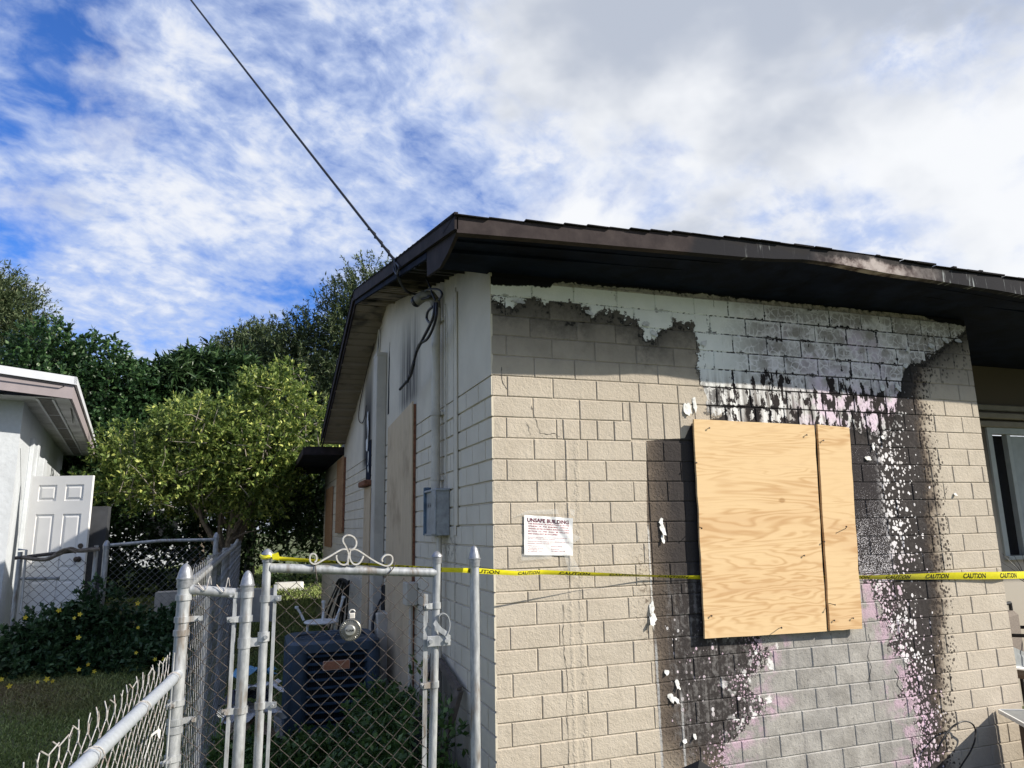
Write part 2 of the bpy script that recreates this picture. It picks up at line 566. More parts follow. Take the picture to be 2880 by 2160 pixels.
# --- the burned front wall: X runs along the wall, Z is height
HBOT = [(-.01, 2.945), (.072, 2.945), (.128, 2.916), (.243, 2.966), (.344, 2.947), (.447, 2.928), (.521, 2.915), (.61, 2.873),
        (.689, 2.944), (.799, 2.947), (.937, 2.877), (1.012, 2.789), (1.093, 2.786), (1.18, 2.867), (1.30, 2.862), (1.345, 2.82),
        (1.375, 2.60), (1.40, 2.28), (2.86, 2.26), (2.93, 2.42), (2.993, 2.541), (3.036, 2.675), (3.118, 2.781), (3.321, 2.811), (3.466, 2.90),
        (3.66, 3.00), (3.73, 3.06)]
XL1 = [(0, .95), (.33, .95), (.536, .941), (.727, .933), (.969, .932), (1.218, .927), (1.472, .928), (1.733, .936), (2.140, .962), (2.150, 1.22), (2.25, 1.28), (2.29, 1.50), (2.8, 1.55)]
XL2 = [(0, 1.30), (.306, 1.324), (.395, 1.363), (.461, 1.431), (.524, 1.532), (.613, 1.638), (.727, 1.488), (.792, 1.60), (.866, 1.66), (.984, 1.644), (1.35, 1.65)]
XR2 = [(0, 2.65), (.148, 2.67), (.291, 2.775), (.424, 2.798), (.565, 2.745), (.704, 2.73), (.845, 2.70), (.99, 2.642), (1.135, 2.588), (1.25, 2.567), (1.35, 2.48)]
XR1 = [(0, 3.03), (.318, 3.033), (.538, 3.054), (.817, 3.106), (1.106, 3.16), (1.405, 3.174), (1.712, 3.209), (2.028, 3.224), (2.188, 3.20), (2.35, 3.20), (2.515, 3.21), (2.788, 3.30), (2.9, 3.5)]
ZTOP = [(0, 3.008), (.37, 3.03), (.40, 3.066), (1.03, 3.078), (2.09, 3.09), (3.3, 3.105), (3.45, 3.06), (3.75, 3.05)]

def front_paint():
    M = Mat('burned_block_paint')
    p = M.pos(); X, Y, Z = M.sep(p)
    rnd = M.objrand(); rim = M.attr('rim')
    ox, oy, oz = M.sep(M.objc()); hw = M.attr('half_width'); hh_ = M.attr('half_height')
    edge = (hw - ox.abs()).mn(hh_ - oz.abs()) * hw.gt(.001) + hw.lt(.001) * 1.0
    nA = M.noise(p, 7, 6, .62); nB = M.noise(p, 34, 5, .6); nC = M.noise(p, 130, 4, .6); nD = M.noise(p, 2.2, 4, .5)
    streak = M.noise(M.scale(p, (38, 1, 2.6)), 1.0, 5, .6)
    warp = M.shift(p, .018, 26, 3)
    # base paint
    col = M.mix(nA.smooth(.3, .75), (.455, .400, .325), (.535, .475, .392))
    col = M.mix(rnd * .30, col, (.43, .385, .32))
    col = M.mix((M.noise(M.scale(p, (9, 1, 1.3)), 1.0, 5, .6)).smooth(.55, .75) * .30, col, (.33, .29, .235))
    col = M.mix(Z.smooth(.55, .05) * nA.smooth(.35, .65) * .45, col, (.27, .235, .185))
    col = M.mix(rim * nB.smooth(.45, .65) * .22, col, (.29, .255, .21))
    col = M.mix(nD.smooth(.35, .7) * .35, col, (.43, .375, .305))
    col = M.mix(nC.smooth(.62, .8) * .25, col, (.36, .31, .25))
    # soft smoke staining round the opening
    smoke = (X - .45).smooth(0, .9) * (X - 3.25).smooth(0, -.9) * (Z.smooth(1.0, 2.0)) * nA.smooth(.35, .7)
    col = M.mix(smoke * .22, col, (.20, .165, .13))
    upper = (Z + (nA - .5) * .5 - 2.50).smooth(-.10, .30) * X.smooth(1.65, 1.3).mx(X.smooth(2.7, 3.0))  # paint toned darker towards the top, at both ends of the wall
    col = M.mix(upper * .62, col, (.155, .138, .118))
    # the black staining along the infilled opening on the left and the right
    xl1 = Z.curve(XL1); xr1 = Z.curve(XR1)
    dl = X - xl1 + (nB - .5) * .012
    dr = xr1 + .11 - X + (nA - .5) * .24 + (nB - .5) * .10
    lowfade = Z.smooth(.10, .62) * .7 + .3
    cl = dl.smooth(-.004, .006) * ((X - .93).smooth(0, .30) * .40 + .58) * (nA.smooth(.1, .6) * .25 + .75)
    cl = cl * ((X - 1.30).smooth(0, .18) * (lowfade.inv() * .0 + 1.0) + (X - 1.30).smooth(.18, 0) * lowfade)
    halo = (X - xl1).smooth(-.16, 0) * X.smooth(1.1, 1.0) * Z.smooth(1.62, 1.40) * Z.smooth(.85, 1.1) * nB.smooth(.45, .65)
    cr = dr.smooth(.0, .34)
    hb = (X + (nA - .5) * .20 + (nB - .5) * .09).curve(HBOT)
    xr2 = Z.curve(XR2)
    char = cl.mn(cr).mx(halo * .55) * (Z - 2.80).smooth(.10, .0)
    ccol = M.mix(char.smooth(.35, .85), (.165, .130, .100), (.046, .041, .040))
    ccol = M.mix(streak.smooth(.52, .72) * char * .5, ccol, (.075, .068, .066))
    col = M.mix(char.smooth(.03, .62), col, ccol)
    # blisters: dark cells with pale rims where the paint only bubbled, white burst ones where it charred
    rightside = (X - 2.43).smooth(0, .03)
    vd, vc = M.vor(warp, 44)
    blis = (vd + vc[0] * .22 - char * .22).smooth(.50, .40)
    band = char.smooth(.01, .08) * char.smooth(.95, .60)
    col = M.mix(blis * band * rightside * vc[1].gt(.18) * .88, col, (.036, .029, .026))
    clump = M.noise(p, 5.5, 3).smooth(.36, .55)
    wz = M.scale(M.shift(p, .009, 30, 2), (1, 1, .8))
    v1, c1 = M.vor(wz, 27)
    v2, c2 = M.vor(wz, 46)
    gin = (X - xr2).mx(X - 2.70) * Z.smooth(1.40, 1.22) + (X - 2.70) * Z.smooth(1.22, 1.40)
    gout = gin + (nA - .5) * .20
    size = gout.smooth(.60, -.02)
    w1 = (size * .25 + c1[0] * .17 + .06 - v1).smooth(.0, .05) * (c1[1] - .52 + size * .62).gt(0)
    w2 = (size * .27 + c2[0] * .17 + .04 - v2).smooth(.0, .06) * (c2[1] - .58 + size * .60).gt(0)
    wzone = dr.smooth(.06, .18) * gin.smooth(-.05, .01)
    lowl = (X - 1.00).smooth(0, .03) * (X - 1.66).smooth(.12, 0) * Z.smooth(1.25, 1.0) * Z.smooth(.30, .45) * (clump * .5 + .5)
    col = M.mix((nB * .6 + streak * .5).smooth(.52, .66) * (X - 1.0).smooth(0, .05) * X.smooth(1.7, 1.6) * Z.smooth(1.45, 1.2) * char * .7, col, (.20, .19, .185))
    lw1 = (c1[0] * .30 + .09 - v1).smooth(.0, .05) * c1[1].gt(.35); lw2 = (c2[0] * .30 + .06 - v2).smooth(.0, .06) * c2[1].gt(.40)
    white = (w1.mx(w2) * wzone).mx(lw1.mx(lw2) * lowl)
    pinkness = M.noise(p, 3.0, 3).smooth(.42, .62) * Z.smooth(1.55, 1.2)
    wcol = M.mix(pinkness, (.76, .74, .75), (.60, .46, .545))
    wcol = M.mix((c1[2] * .6 + nB * .6).smooth(.55, .95) * .75, wcol, (.36, .34, .335))
    col = M.mix(dr.smooth(.02, .30) * rightside * (nB * .6 + nA * .5).smooth(.54, .70) * .4, col, (.115, .105, .10))
    col = M.mix(white, col, wcol)
    # fine speckle just right of the boards
    speck_z = (X - 2.42).smooth(0, .04) * (X - 2.72).smooth(.06, -.04) * Z.smooth(1.25, 1.34) * Z.smooth(2.2, 2.1)
    sv, sc_ = M.vor(warp, 150)
    sp = (sv + nA * .55 - Z.smooth(1.95, 1.32) * .24).smooth(.44, .36)
    col = M.mix(sp * speck_z, M.mix(speck_z * .85, col, (.040, .036, .038)), (.72, .70, .73))
    # burnt-off paint: bare grey concrete under and beside the boards
    xl2 = Z.curve(XL2)
    wob = (nA - .5) * .36 + (nB - .5) * .20 + (rnd - .5) * .09
    ia = X - xl2 + wob; ib = xr2 - X + wob
    inside = ia.mn(ib)
    zc = (Z - 1.315 + (nB - .5) * .04).smooth(.015, -.015)
    conc = inside.smooth(-.004, .012) * zc
    cc = M.mix(nA.smooth(.3, .72), (.27, .255, .235), (.44, .42, .39))
    cc = M.mix(nC.smooth(.55, .75) * .35, cc, (.16, .155, .155))
    cc = M.mix(nD.smooth(.50, .68) * .45, cc, (.185, .18, .178))
    cc = M.mix(rnd * .35, cc, (.25, .245, .24))
    cc = M.mix((M.noise(M.scale(p, (14, 1, 1.6)), 1.0, 5, .6)).smooth(.52, .68) * .5, cc, (.155, .15, .15))
    cc = M.mix((M.noise(p, 48, 5, .65)).smooth(.58, .68) * .6, cc, (.11, .105, .105))
    cc = M.mix(rim * nB.smooth(.30, .5) * .5, cc, (.50, .49, .475))
    pk = inside.smooth(.26, .02) * M.noise(p, 9, 4).smooth(.46, .58) * zc
    fringe = inside.smooth(-.20, -.02) * zc * (X - 1.1).smooth(0, .1)
    frv, frc = M.vor(warp, 56)
    lace = (frv + (nB - .5) * .5).smooth(.36, .28)
    col = M.mix(fringe * lace, col, (.60, .44, .53))
    col = M.mix(conc, col, cc)
    col = M.mix(pk * conc * .85, col, (.52, .375, .455))
    ev, ec = M.vor(warp, 70, 'DISTANCE_TO_EDGE')
    cell = (ev + (nB - .5) * .12).smooth(.075, .03) * inside.smooth(.20, .0) * conc * nA.smooth(.42, .6)
    col = M.mix(cell, col, (.028, .022, .028))
    blotch = M.noise(p, 12, 5, .6).smooth(.56, .60) * (ia.abs()).smooth(.20, .05) * Z.smooth(1.0, .9) * Z.smooth(.45, .55)
    col = M.mix(blotch, col, (.74, .73, .72))
    # grey-white runs of grout down the old opening's edge
    run1 = ((X - .948).abs() - .004 + (nB - .5) * .014).smooth(.006, .0) * Z.smooth(1.05, .95)
    run2 = ((X - 1.093).abs() - .004 + (nB - .5) * .014).smooth(.006, .0) * Z.smooth(.75, .68)
    run3 = ((X - .940).abs() - .003 + (nB - .5) * .012).smooth(.005, .0) * Z.smooth(1.66, 1.60) * Z.smooth(1.05, 1.1)
    col = M.mix(run1.mx(run2) * .85, col, (.36, .36, .36))
    col = M.mix(run3 * .8, col, (.62, .60, .56))
    # the top of the wall: paint blown off to the pale undercoat with black cracks
    ragged = (nA - .5) * .20 + (nB - .5) * .17 + (nC - .5) * .06 + (rnd - .5) * .10
    dt = Z - hb + ragged
    soot = dt.smooth(-.24, .0) * ((X - 1.38).smooth(.02, -.02) * .72 + (X - 2.85).smooth(0, .05) * .85)
    sv_, sc9 = M.vor(warp, 30)
    soot = soot.mx((sv_ + nA * .3).smooth(.56, .40) * dt.smooth(-.34, -.12) * (X - 2.85).smooth(0, .05) * .85)
    col = M.mix(soot, col, (.028, .026, .026))
    peel = dt.smooth(-.002, .006)
    low_w = Z.smooth(2.66, 2.40)
    west = X.smooth(1.75, 1.3)
    tone = X.smooth(1.45, 1.95)
    pc = M.mix(nA.smooth(.35, .7), (.80, .82, .79), (.87, .88, .85))
    pgn = M.noise(p, 6.5, 6, .62)
    pg = M.mix(pgn.smooth(.40, .62), (.36, .34, .33), (.70, .685, .69))
    pg = M.mix((M.noise(p, 3.1, 6, .6)).smooth(.53, .62) * .75, pg, (.25, .235, .225))
    mid = (edge + (nA - .5) * .05 + (nB - .5) * .02).smooth(.018, .034)
    pg = M.mix(mid * (rnd * 7.3).frac().gt(.42) * M.noise(p, 5.5, 4).smooth(.34, .56) * .8, pg, (.27, .25, .235))
    pg = M.mix((edge.smooth(.024, .006)) * nA.smooth(.35, .55) * .55, pg, (.80, .79, .79))
    lilac = M.noise(p, 2.6, 4).smooth(.42, .60) * X.smooth(1.75, 2.3) * X.smooth(3.0, 2.7) * Z.smooth(3.02, 2.85)
    pg = M.mix(lilac, pg, (.62, .545, .64))
    we, wc2 = M.vor(M.shift(p, .05, 18, 2), 21, 'DISTANCE_TO_EDGE')
    pg = M.mix(we.smooth(.12, .02) * nA.smooth(.35, .55) * .7, pg, (.82, .80, .83))
    # round scorched cushions in the middle of the blocks
    sd, sc2 = M.vor(M.scale(p, (1, 1, 1.25)), 7.4)
    pg = M.mix((sd + (nB - .5) * .35).smooth(.40, .20) * sc2[0].gt(.35) * .8, pg, (.30, .28, .26))
    pc = M.mix(tone, pc, pg)
    # towards the boards: vertical stripes of white, grey and char
    st = M.noise(M.scale(p, (24, 1, 2.0)), 1.0, 4, .55)
    pl_ = M.mix(st.smooth(.36, .62), (.16, .145, .135), (.72, .72, .71))
    pinks = M.noise(p, 4, 3).smooth(.45, .55) * X.smooth(2.0, 2.3)
    pl_ = M.mix(pinks, pl_, (.66, .55, .64))
    pc = M.mix(low_w * nA.smooth(.25, .45), pc, pl_)
    hole = M.noise(M.scale(p, (1, 1, .42)), 19, 6, .64)
    hole = (hole + Z.smooth(2.74, 2.42) * .105 + nA * .16 - .070 + (nD - .5) * .28 + (X - 2.6).smooth(0, .3) * low_w * .06).smooth(.640, .66)
    pc = M.mix(hole * X.smooth(1.2, 1.6), pc, (.030, .026, .026))
    crack = rim * (nB + nA * .45 + low_w * .22 - west * .08 + X.smooth(1.5, 1.9) * .055).smooth(.69, .77)
    pc = M.mix(crack, pc, (.018, .017, .018))
    patch = M.noise(p, 3.6, 4, .55)
    jag = (edge + (nB - .5) * .085 + (nA - .5) * .12 + .017 - patch.smooth(.40, .62) * .020 - low_w * .008).smooth(.004, -.003)
    pc = M.mix(jag * (X.smooth(1.30, 1.75) * .9 + patch.smooth(.52, .60) * .5), pc, (.022, .020, .021))
    pc = M.mix(Z.smooth(2.98, 3.08) * nA.smooth(.30, .60) * X.smooth(1.1, 1.7) * .6, pc, (.30, .275, .25))
    col = M.mix(peel, col, pc)
    col = M.mix((dt + .022).abs().smooth(.030, .006) * (nB * .6 + nA * .5).smooth(.50, .60) * .9, col, (.018, .018, .018))
    strip = (Z - 3.035 - X * .009).smooth(.0, .006) * X.smooth(.36, .40)
    col = M.mix(strip * peel * .85, col, M.mix(nB.smooth(.4, .65), (.36, .315, .255), (.16, .145, .13)))
    ztop = X.curve(ZTOP)
    black = (Z - ztop + (nB - .5) * .040 + (nA - .5) * .05).smooth(-.004, .004)
    col = M.mix(black, col, (.012, .012, .014))
    fill = ((X - .505 + (nB - .5) * .05 + (nA - .5) * .03).abs()).smooth(.022, .006) * Z.smooth(2.15, 2.1) + ((X - .44 + (nB - .5) * .04).abs()).smooth(.016, .004) * Z.smooth(2.12, 2.08)
    height = fill * (nB * 1.6 - .3) * .6 + nC * .30 + nB * .75 + M.noise(p, 60, 4, .6, .8) * .6 + peel * .4 + white * .45 - blis * band * .4
    return M.out(col, .82, bump=height, bump_d=.0058, bump_s=.85, spec=.05)

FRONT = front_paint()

def side_paint():
    M = Mat('sooted_side_paint')
    p = M.pos(); X, Y, Z = M.sep(p)
    nA = M.noise(p, 3.5, 6, .6); nB = M.noise(p, 28, 5, .6)
    st = M.noise(M.scale(p, (1, 20, 1.1)), 1.0, 4, .6)
    col = M.mix(nA.smooth(.3, .7), (.565, .510, .410), (.63, .575, .465))
    col = M.mix(Z.smooth(1.2, .1) * .25 * nB.smooth(.3, .7), col, (.25, .22, .18))
    # soot licked up from the openings
    s1 = (Y - 2.35).abs().smooth(.60, .18) * Z.smooth(2.6, 2.78) * Z.smooth(3.75, 2.95) * st.smooth(.25, .62)
    s2 = (Y - 4.85).abs().smooth(.52, .16) * Z.smooth(2.3, 2.45) * Z.smooth(4.1, 2.9)
    s3 = (Z - 3.28 - Y * .232).smooth(-.42, .0) * Y.smooth(4.2, 3.2) * nA.smooth(.2, .6) * .75
    s4 = (Z - 4.10 + (Y - 3.6) * .285).smooth(-.55, .05) * Y.smooth(3.2, 4.2) * .55
    s5 = Y.smooth(7.0, 9.6) * Z.smooth(2.2, 2.8) * .8
    soot = s1.mx(s2).mx(s3).mx(s4).mx(s5)
    col = M.mix(soot * .93, col, (.020, .019, .021))
    seam = ((Y - .80 + (nB - .5) * .05).abs()).smooth(.030, .008) * Z.smooth(3.25, 3.1) * nA.smooth(.38, .5)
    col = M.mix(seam * .55, col, (.19, .155, .11))
    stain = (Y - .95).abs().smooth(.30, .05) * (Z - 1.52).abs().smooth(.14, .02) * nB.smooth(.48, .6)
    col = M.mix(stain * .7, col, (.13, .11, .09))
    return M.out(col, .85, bump=nB + nA * .4, bump_d=.003, spec=.25)

SIDE = side_paint()

def burnt_fascia():
    M = Mat('burnt_fascia_metal')
    p = M.pos(); X, Y, Z = M.sep(p)
    n = M.noise(p, 9, 6, .65); st = M.noise(M.scale(p, (40, 1, 3)), 1, 5, .6); n2 = M.noise(p, 2.2, 5)
    col = M.mix(n.smooth(.3, .7), (.034, .027, .028), (.058, .047, .046))
    burnt = (X + (n2 - .5) * .5).smooth(.92, 1.02)
    gr = M.mix(st.smooth(.60, .70) * X.smooth(1.15, 1.6), (.020, .020, .024), (.30, .32, .32))
    pale = (X + (n2 - .5) * .6).smooth(1.72, 1.95) * (X + (n2 - .5) * .6).smooth(2.85, 2.35)
    pk = M.mix(n.smooth(.35, .65), (.085, .055, .050), (.40, .355, .335))
    gr = M.mix(pale * (n + st * .4).smooth(.42, .70), gr, pk)
    gr = M.mix((Z - 3.185 - (n - .5) * .12).smooth(-.01, .02) * .9, gr, (.022, .021, .022))
    return M.out(M.mix(burnt, col, gr), .85, bump=n, bump_d=.004, spec=.10)

FASCIA_F = burnt_fascia()

SOFFIT_B = Mat('sooted_soffit_board')
_p = SOFFIT_B.pos(); _n = SOFFIT_B.noise(_p, 3, 5); _x, _y, _z = SOFFIT_B.sep(_p)
SOFFIT_B = SOFFIT_B.out(SOFFIT_B.mix((_n + _y.smooth(2.5, .5) * .3 - _y.smooth(3.6, 6.0) * .16).smooth(.42, .66), (.27, .225, .18), (.030, .028, .028)), .8)


# ------------------------------------------------------------------ ground
def ss(x, a, b):
    t = min(1.0, max(0.0, (x - a) / (b - a))); return t * t * (3 - 2 * t)

def ground_z(x, y):
    h = .35 * ss(y, 1.5, 5.0) * ss(-x, 1.35, 2.3)
    return h + .10 * ss(y, 6, 12) * (1 - ss(-x, 1.35, 2.3)) + .018 * sin(x * 2.1 + y * .8) * ss(y, -1, 2) * ss(-x, .2, 1.0)

GM = Mat('lawn_soil')
_p = GM.pos(); _n = GM.noise(_p, 1.1, 6, .6); _n2 = GM.noise(_p, 22, 6, .7); _x, _y, _z = GM.sep(_p)
_c = GM.mix(_n2.smooth(.3, .7), (.065, .078, .030), (.115, .135, .055))
_br = ((_x + 4.6 - (_n - .5) * 2.5).abs().smooth(2.6, 1.0) * (_y - 4.0 + (_n - .5) * 1.2).abs().smooth(.75, .2))
_c = GM.mix(_br * .9, _c, (.125, .085, .050))
_c = GM.mix(_n.smooth(.55, .7) * .4, _c, (.10, .092, .042))
GROUND = GM.out(_c, .95, bump=_n2, bump_d=.02)
g = MB()
xs = [-400, -120, -50, -25, -15] + [-10 + .5 * i for i in range(37)] + [12, 16, 25, 50, 120, 400]
ys = [-120, -40, -15, -8] + [-5 + .5 * i for i in range(45)] + [20, 25, 35, 60, 150, 600]
for x in xs:
    for y in ys: g.v.append((x, y, ground_z(x, y)))
ny = len(ys)
for i in range(len(xs) - 1):
    for j in range(ny - 1):
        g.f.append((i * ny + j, (i + 1) * ny + j, (i + 1) * ny + j + 1, i * ny + j + 1))
g.mi = [0] * len(g.f)
tag(link('ground', g, GROUND, smooth=True), kind='structure')


# ------------------------------------------------------------------ the burned house
house = thing('burned_house', 'beige block house with scorched gable roof and blackened boarded window', 'house', (0, 0, 0))
CO = 0.117; ZL0 = 2.4794; BL = 0.27485
WX = 3.72

def rim_attr(me, inner):
    """1 on the chamfers and joints, 0 on the face of a block"""
    a = me.attributes.new('rim', 'FLOAT', 'POINT')
    a.data.foreach_set('value', [0.0 if i in inner else 1.0 for i in range(len(me.vertices))])

core = MB()
core.box((.013, .0058, -.05), (WX - .006, .20, 3.098))
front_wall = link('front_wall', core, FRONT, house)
rim_attr(front_wall.data, set())

# rows of blocks, from the eave down: (top line, bottom line, kind)
rows = [(k, k + 1, 'B' if k % 2 == 0 else 'A') for k in range(-5, 10)]
rows += [(10, 10.5, 'T')]
rows += [(10.5 + k, 11.5 + k, 'A' if k % 2 == 0 else 'B') for k in range(0, 11)]
blocks = []
for a, b, kind in rows:
    if kind == 'A': js = [.248 + BL * n for n in range(14)]
    elif kind == 'B': js = [.090 + BL * n for n in range(14)]
    else: js = [.19 + .315 * n for n in range(12)]
    r = random.Random(int(a * 20) + 5)
    js = [j + r.uniform(-.012, .012) for j in js]
    if a == 1: js = [j for j in js if j < .75 or j > 2.95] + [.81, .86] + [.86 + .112 * n for n in range(1, 18)]
    if a == 2: js = [j for j in js if j < .36 or j > 2.95] + [.385, .425, .53, .64, .75] + [.862 + .112 * n for n in range(0, 18)]
    if 3 <= a < 10:
        js = [j + (.055 if .45 < j < .9 else 0) for j in js if abs(j - .44) > .05 and abs(j - .95) > .045 and abs(j - 3.2) > .05] + [.435, .955, 3.18]
    js = sorted([0.0] + [j for j in js if .05 < j < WX - .05] + [WX])
    zt = ZL0 - a * CO; zb = ZL0 - b * CO
    zt = min(zt, 3.092)
    for x0, x1 in zip(js[:-1], js[1:]):
        if x1 - x0 < .02 or zb > 3.09: continue
        z0, z1 = zb, zt
        if x0 > 1.27 and x1 < 2.40 and z0 > 1.03 and z1 < 2.22: continue     # behind the boards
        if a == 1 and x0 > .85 and x1 < 2.95: z0 = ZL0 - 3 * CO + .012         # soldier blocks over the opening
        if a == 2 and x0 > .85 and x1 < 2.95: continue
        blocks.append((x0, x1, z0, z1))
MESHES = {}
def block_mesh(w, h):
    key = (round(w / .004), round(h / .003))
    if key in MESHES: return MESHES[key]
    w, h = key[0] * .004, key[1] * .003
    gx = .0018; gz = .0020; ch = .0042; dep = .0062
    a, b = w / 2 - gx, h / 2 - gz
    rr = random.Random(key[0] * 91 + key[1])
    j = lambda s: rr.uniform(-s, s)
    vs = []; nx = 3
    outer = [(-a, -b), (-a * .34, -b), (a * .34, -b), (a, -b), (a, b), (a * .34, b), (-a * .34, b), (-a, b)]
    for x, z in outer: vs.append((x, dep, z))
    for x, z in outer: vs.append((x + j(.0008), ch * .85, z + j(.0008)))
    for x, z in outer:
        sx = 1 if x > 0 else -1; sz = 1 if z > 0 else -1
        xx = x - sx * ch if abs(x) > a * .9 else x
        vs.append((xx + j(.0006), j(.0007), z - sz * ch + j(.0007)))
    fs = []
    for o in (0, 8):
        for i in range(8): fs.append((o + i, o + (i + 1) % 8, o + 8 + (i + 1) % 8, o + 8 + i))
    fs += [(16, 17, 22, 23), (17, 18, 21, 22), (18, 19, 20, 21)]
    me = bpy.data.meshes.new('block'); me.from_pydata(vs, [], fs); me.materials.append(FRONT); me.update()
    rim_attr(me, set(range(16, 24)))
    for nm, q in (('half_width', w / 2), ('half_height', h / 2)):
        at_ = me.attributes.new(nm, 'FLOAT', 'POINT'); at_.data.foreach_set('value', [q] * len(me.vertices))
    MESHES[key] = me
    return me
def seen_size(b):
    x0, x1, z0, z1 = b
    q = []
    for x, z in ((x0, z0), (x1, z1)):
        d = Vector((x, 0, z)) - CAM; Zd = d.dot(_fw); q.append((d.dot(RT) / Zd * 720, d.dot(UP) / Zd * 720))
    vis = q[1][1] > -384 - 5 and q[0][0] < 512
    return abs((q[1][0] - q[0][0]) * (q[1][1] - q[0][1])) * (1 if vis else .01)
blocks.sort(key=seen_size, reverse=True)
rb = random.Random(11)
rest = MB(); rest_inner = set()
for i, (x0, x1, z0, z1) in enumerate(blocks):
    me = block_mesh(x1 - x0, z1 - z0)
    c = ((x0 + x1) / 2, rb.uniform(-.0012, .0016), (z0 + z1) / 2)
    if i < 292:
        o = bpy.data.objects.new('block', me); COL.objects.link(o); o.parent = front_wall
        o.location = c; o.rotation_euler = (rb.uniform(-.004, .004), rb.uniform(-.003, .003), rb.uniform(-.003, .003))
    else:
        o0 = len(rest.v)
        rest.add([Vector(v.co) + Vector(c) for v in me.vertices], [tuple(p.vertices) for p in me.polygons])
        rest_inner |= set(range(o0 + 16, o0 + 24))
if rest.v:
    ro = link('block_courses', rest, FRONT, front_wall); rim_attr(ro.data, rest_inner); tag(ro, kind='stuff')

# side (gable) wall: smooth upper part, scored block courses below
def wall_top(y):
    if y < 3.6: return 3.19 + .232 * y
    if y < 7.5: return max(4.03 - (y - 3.6) * .262, 2.9)
    return 2.95
sw = MB()
prof = [(0.06, 3.08)] + [(y, wall_top(y)) for y in (.3, 1.2, 2.4, 3.6, 5.0, 6.4, 7.49)] + [(7.5, 2.95), (10.6, 2.88), (10.6, -.05), (0.06, -.05)]
sw.prism([(.012, y, z) for y, z in prof], (.2, 0, 0))
# the smooth render above the block courses stands flush with them
up = [(0.0, 3.08)] + [(y, wall_top(y)) for y in (.3, 1.2, 2.4, 3.6, 5.0, 6.4, 7.49)] + [(7.5, 2.95), (10.6, 2.88), (10.6, ZL0 + .003), (0.0, ZL0 + .003)]
sw.prism([(0.0, y, z) for y, z in up], (.0118, 0, 0))
side_wall = link('side_wall', sw, SIDE, house)
sb = MB(); rs_ = random.Random(4)
for k in range(22):
    zt, zb = ZL0 - k * CO, ZL0 - (k + 1) * CO
    y = -.0; off = .12 if k % 2 else .25
    js = [0.0] + [off + .262 * n for n in range(42) if off + .262 * n < 10.5] + [10.6]
    for y0, y1 in zip(js[:-1], js[1:]):
        if k > 3 and y0 > 6 and y1 - y0 > .2 and False: continue
        g_ = .0028; ch = .004; pr = rs_.uniform(-.0008, .0008)
        a0, a1, b0, b1 = y0 + g_, y1 - g_, zb + g_, zt - g_
        if y0 == 0.0: a0 = -.0
        vs = [(.0118, a0, b0), (.0118, a1, b0), (.0118, a1, b1), (.0118, a0, b1)]
        vs += [(pr, a0 + (ch if y0 else 0), b0 + ch), (pr, a1 - ch, b0 + ch), (pr, a1 - ch, b1 - ch), (pr, a0 + (ch if y0 else 0), b1 - ch)]
        sb.add(vs, [(0, 1, 5, 4), (1, 2, 6, 5), (2, 3, 7, 6), (3, 0, 4, 7), (4, 5, 6, 7)])
tag(link('block_courses', sb, SIDE, side_wall), kind='stuff')
# raised seam down the wall where the front pier was added
sm = MB(); sm.box((-.014, .70, 1.66), (-.001, .735, 3.2), bev=.005); sm.box((-.008, .745, 1.6), (-.001, .80, 3.24), bev=.003)
link('joint_strip', sm, SIDE, side_wall)

# roof
RX0, RX1, RYF = -.345, 9.0, -.55
FB = [(-.345, 3.05), (.05, 3.067), (.44, 3.081), (.86, 3.097), (1.31, 3.113), (1.56, 3.128), (1.76, 3.149), (1.97, 3.147), (2.18, 3.134), (2.32, 3.126), (2.70, 3.122), (3.3, 3.106), (3.56, 3.093), (9.1, 2.98)]
FT = [(-.345, 3.131), (.05, 3.152), (.44, 3.172), (.86, 3.199), (1.32, 3.217), (1.77, 3.222), (2.19, 3.224), (2.71, 3.213), (3.32, 3.201), (3.6, 3.198), (9.1, 3.12)]
def lerp(pts, x):
    return float(np.interp(x, [p[0] for p in pts], [p[1] for p in pts]))
def rake_top(y): return 3.155 + (y + .55) * .2285 if y <= 3.6 else 4.103 - (y - 3.6) * .292
roof = MB()
def roof_pt(x, y):
    if y <= 3.6:
        t = (y - RYF) / (3.6 - RYF); return (x, y, lerp(FT, x) * (1 - t) + 4.103 * t + .006)
    return (x, y, 4.109 - (y - 3.6) * .292)
xs_ = [RX0 + i * (RX1 - RX0) / 24 for i in range(25)]
for sgn in (0, 1):
    pass
roof.grid(lambda u, v: roof_pt(RX0 + u * (RX1 - RX0), RYF + v * (3.6 - RYF)), 24, 8)
roof.grid(lambda u, v: roof_pt(RX0 + u * (RX1 - RX0), 3.6 + v * 3.75), 4, 6)
roof.grid(lambda u, v: tuple(Vector(roof_pt(RX0 + .04 + u * (RX1 - RX0 - .05), RYF + .03 + v * (3.57 - RYF))) - Vector((0, 0, .05))), 24, 8)
roof.grid(lambda u, v: tuple(Vector(roof_pt(RX0 + .04 + u * (RX1 - RX0 - .05), 3.6 + v * 3.70)) - Vector((0, 0, .05))), 4, 6)
roof_o = link('roof', roof, SHINGLE, house)
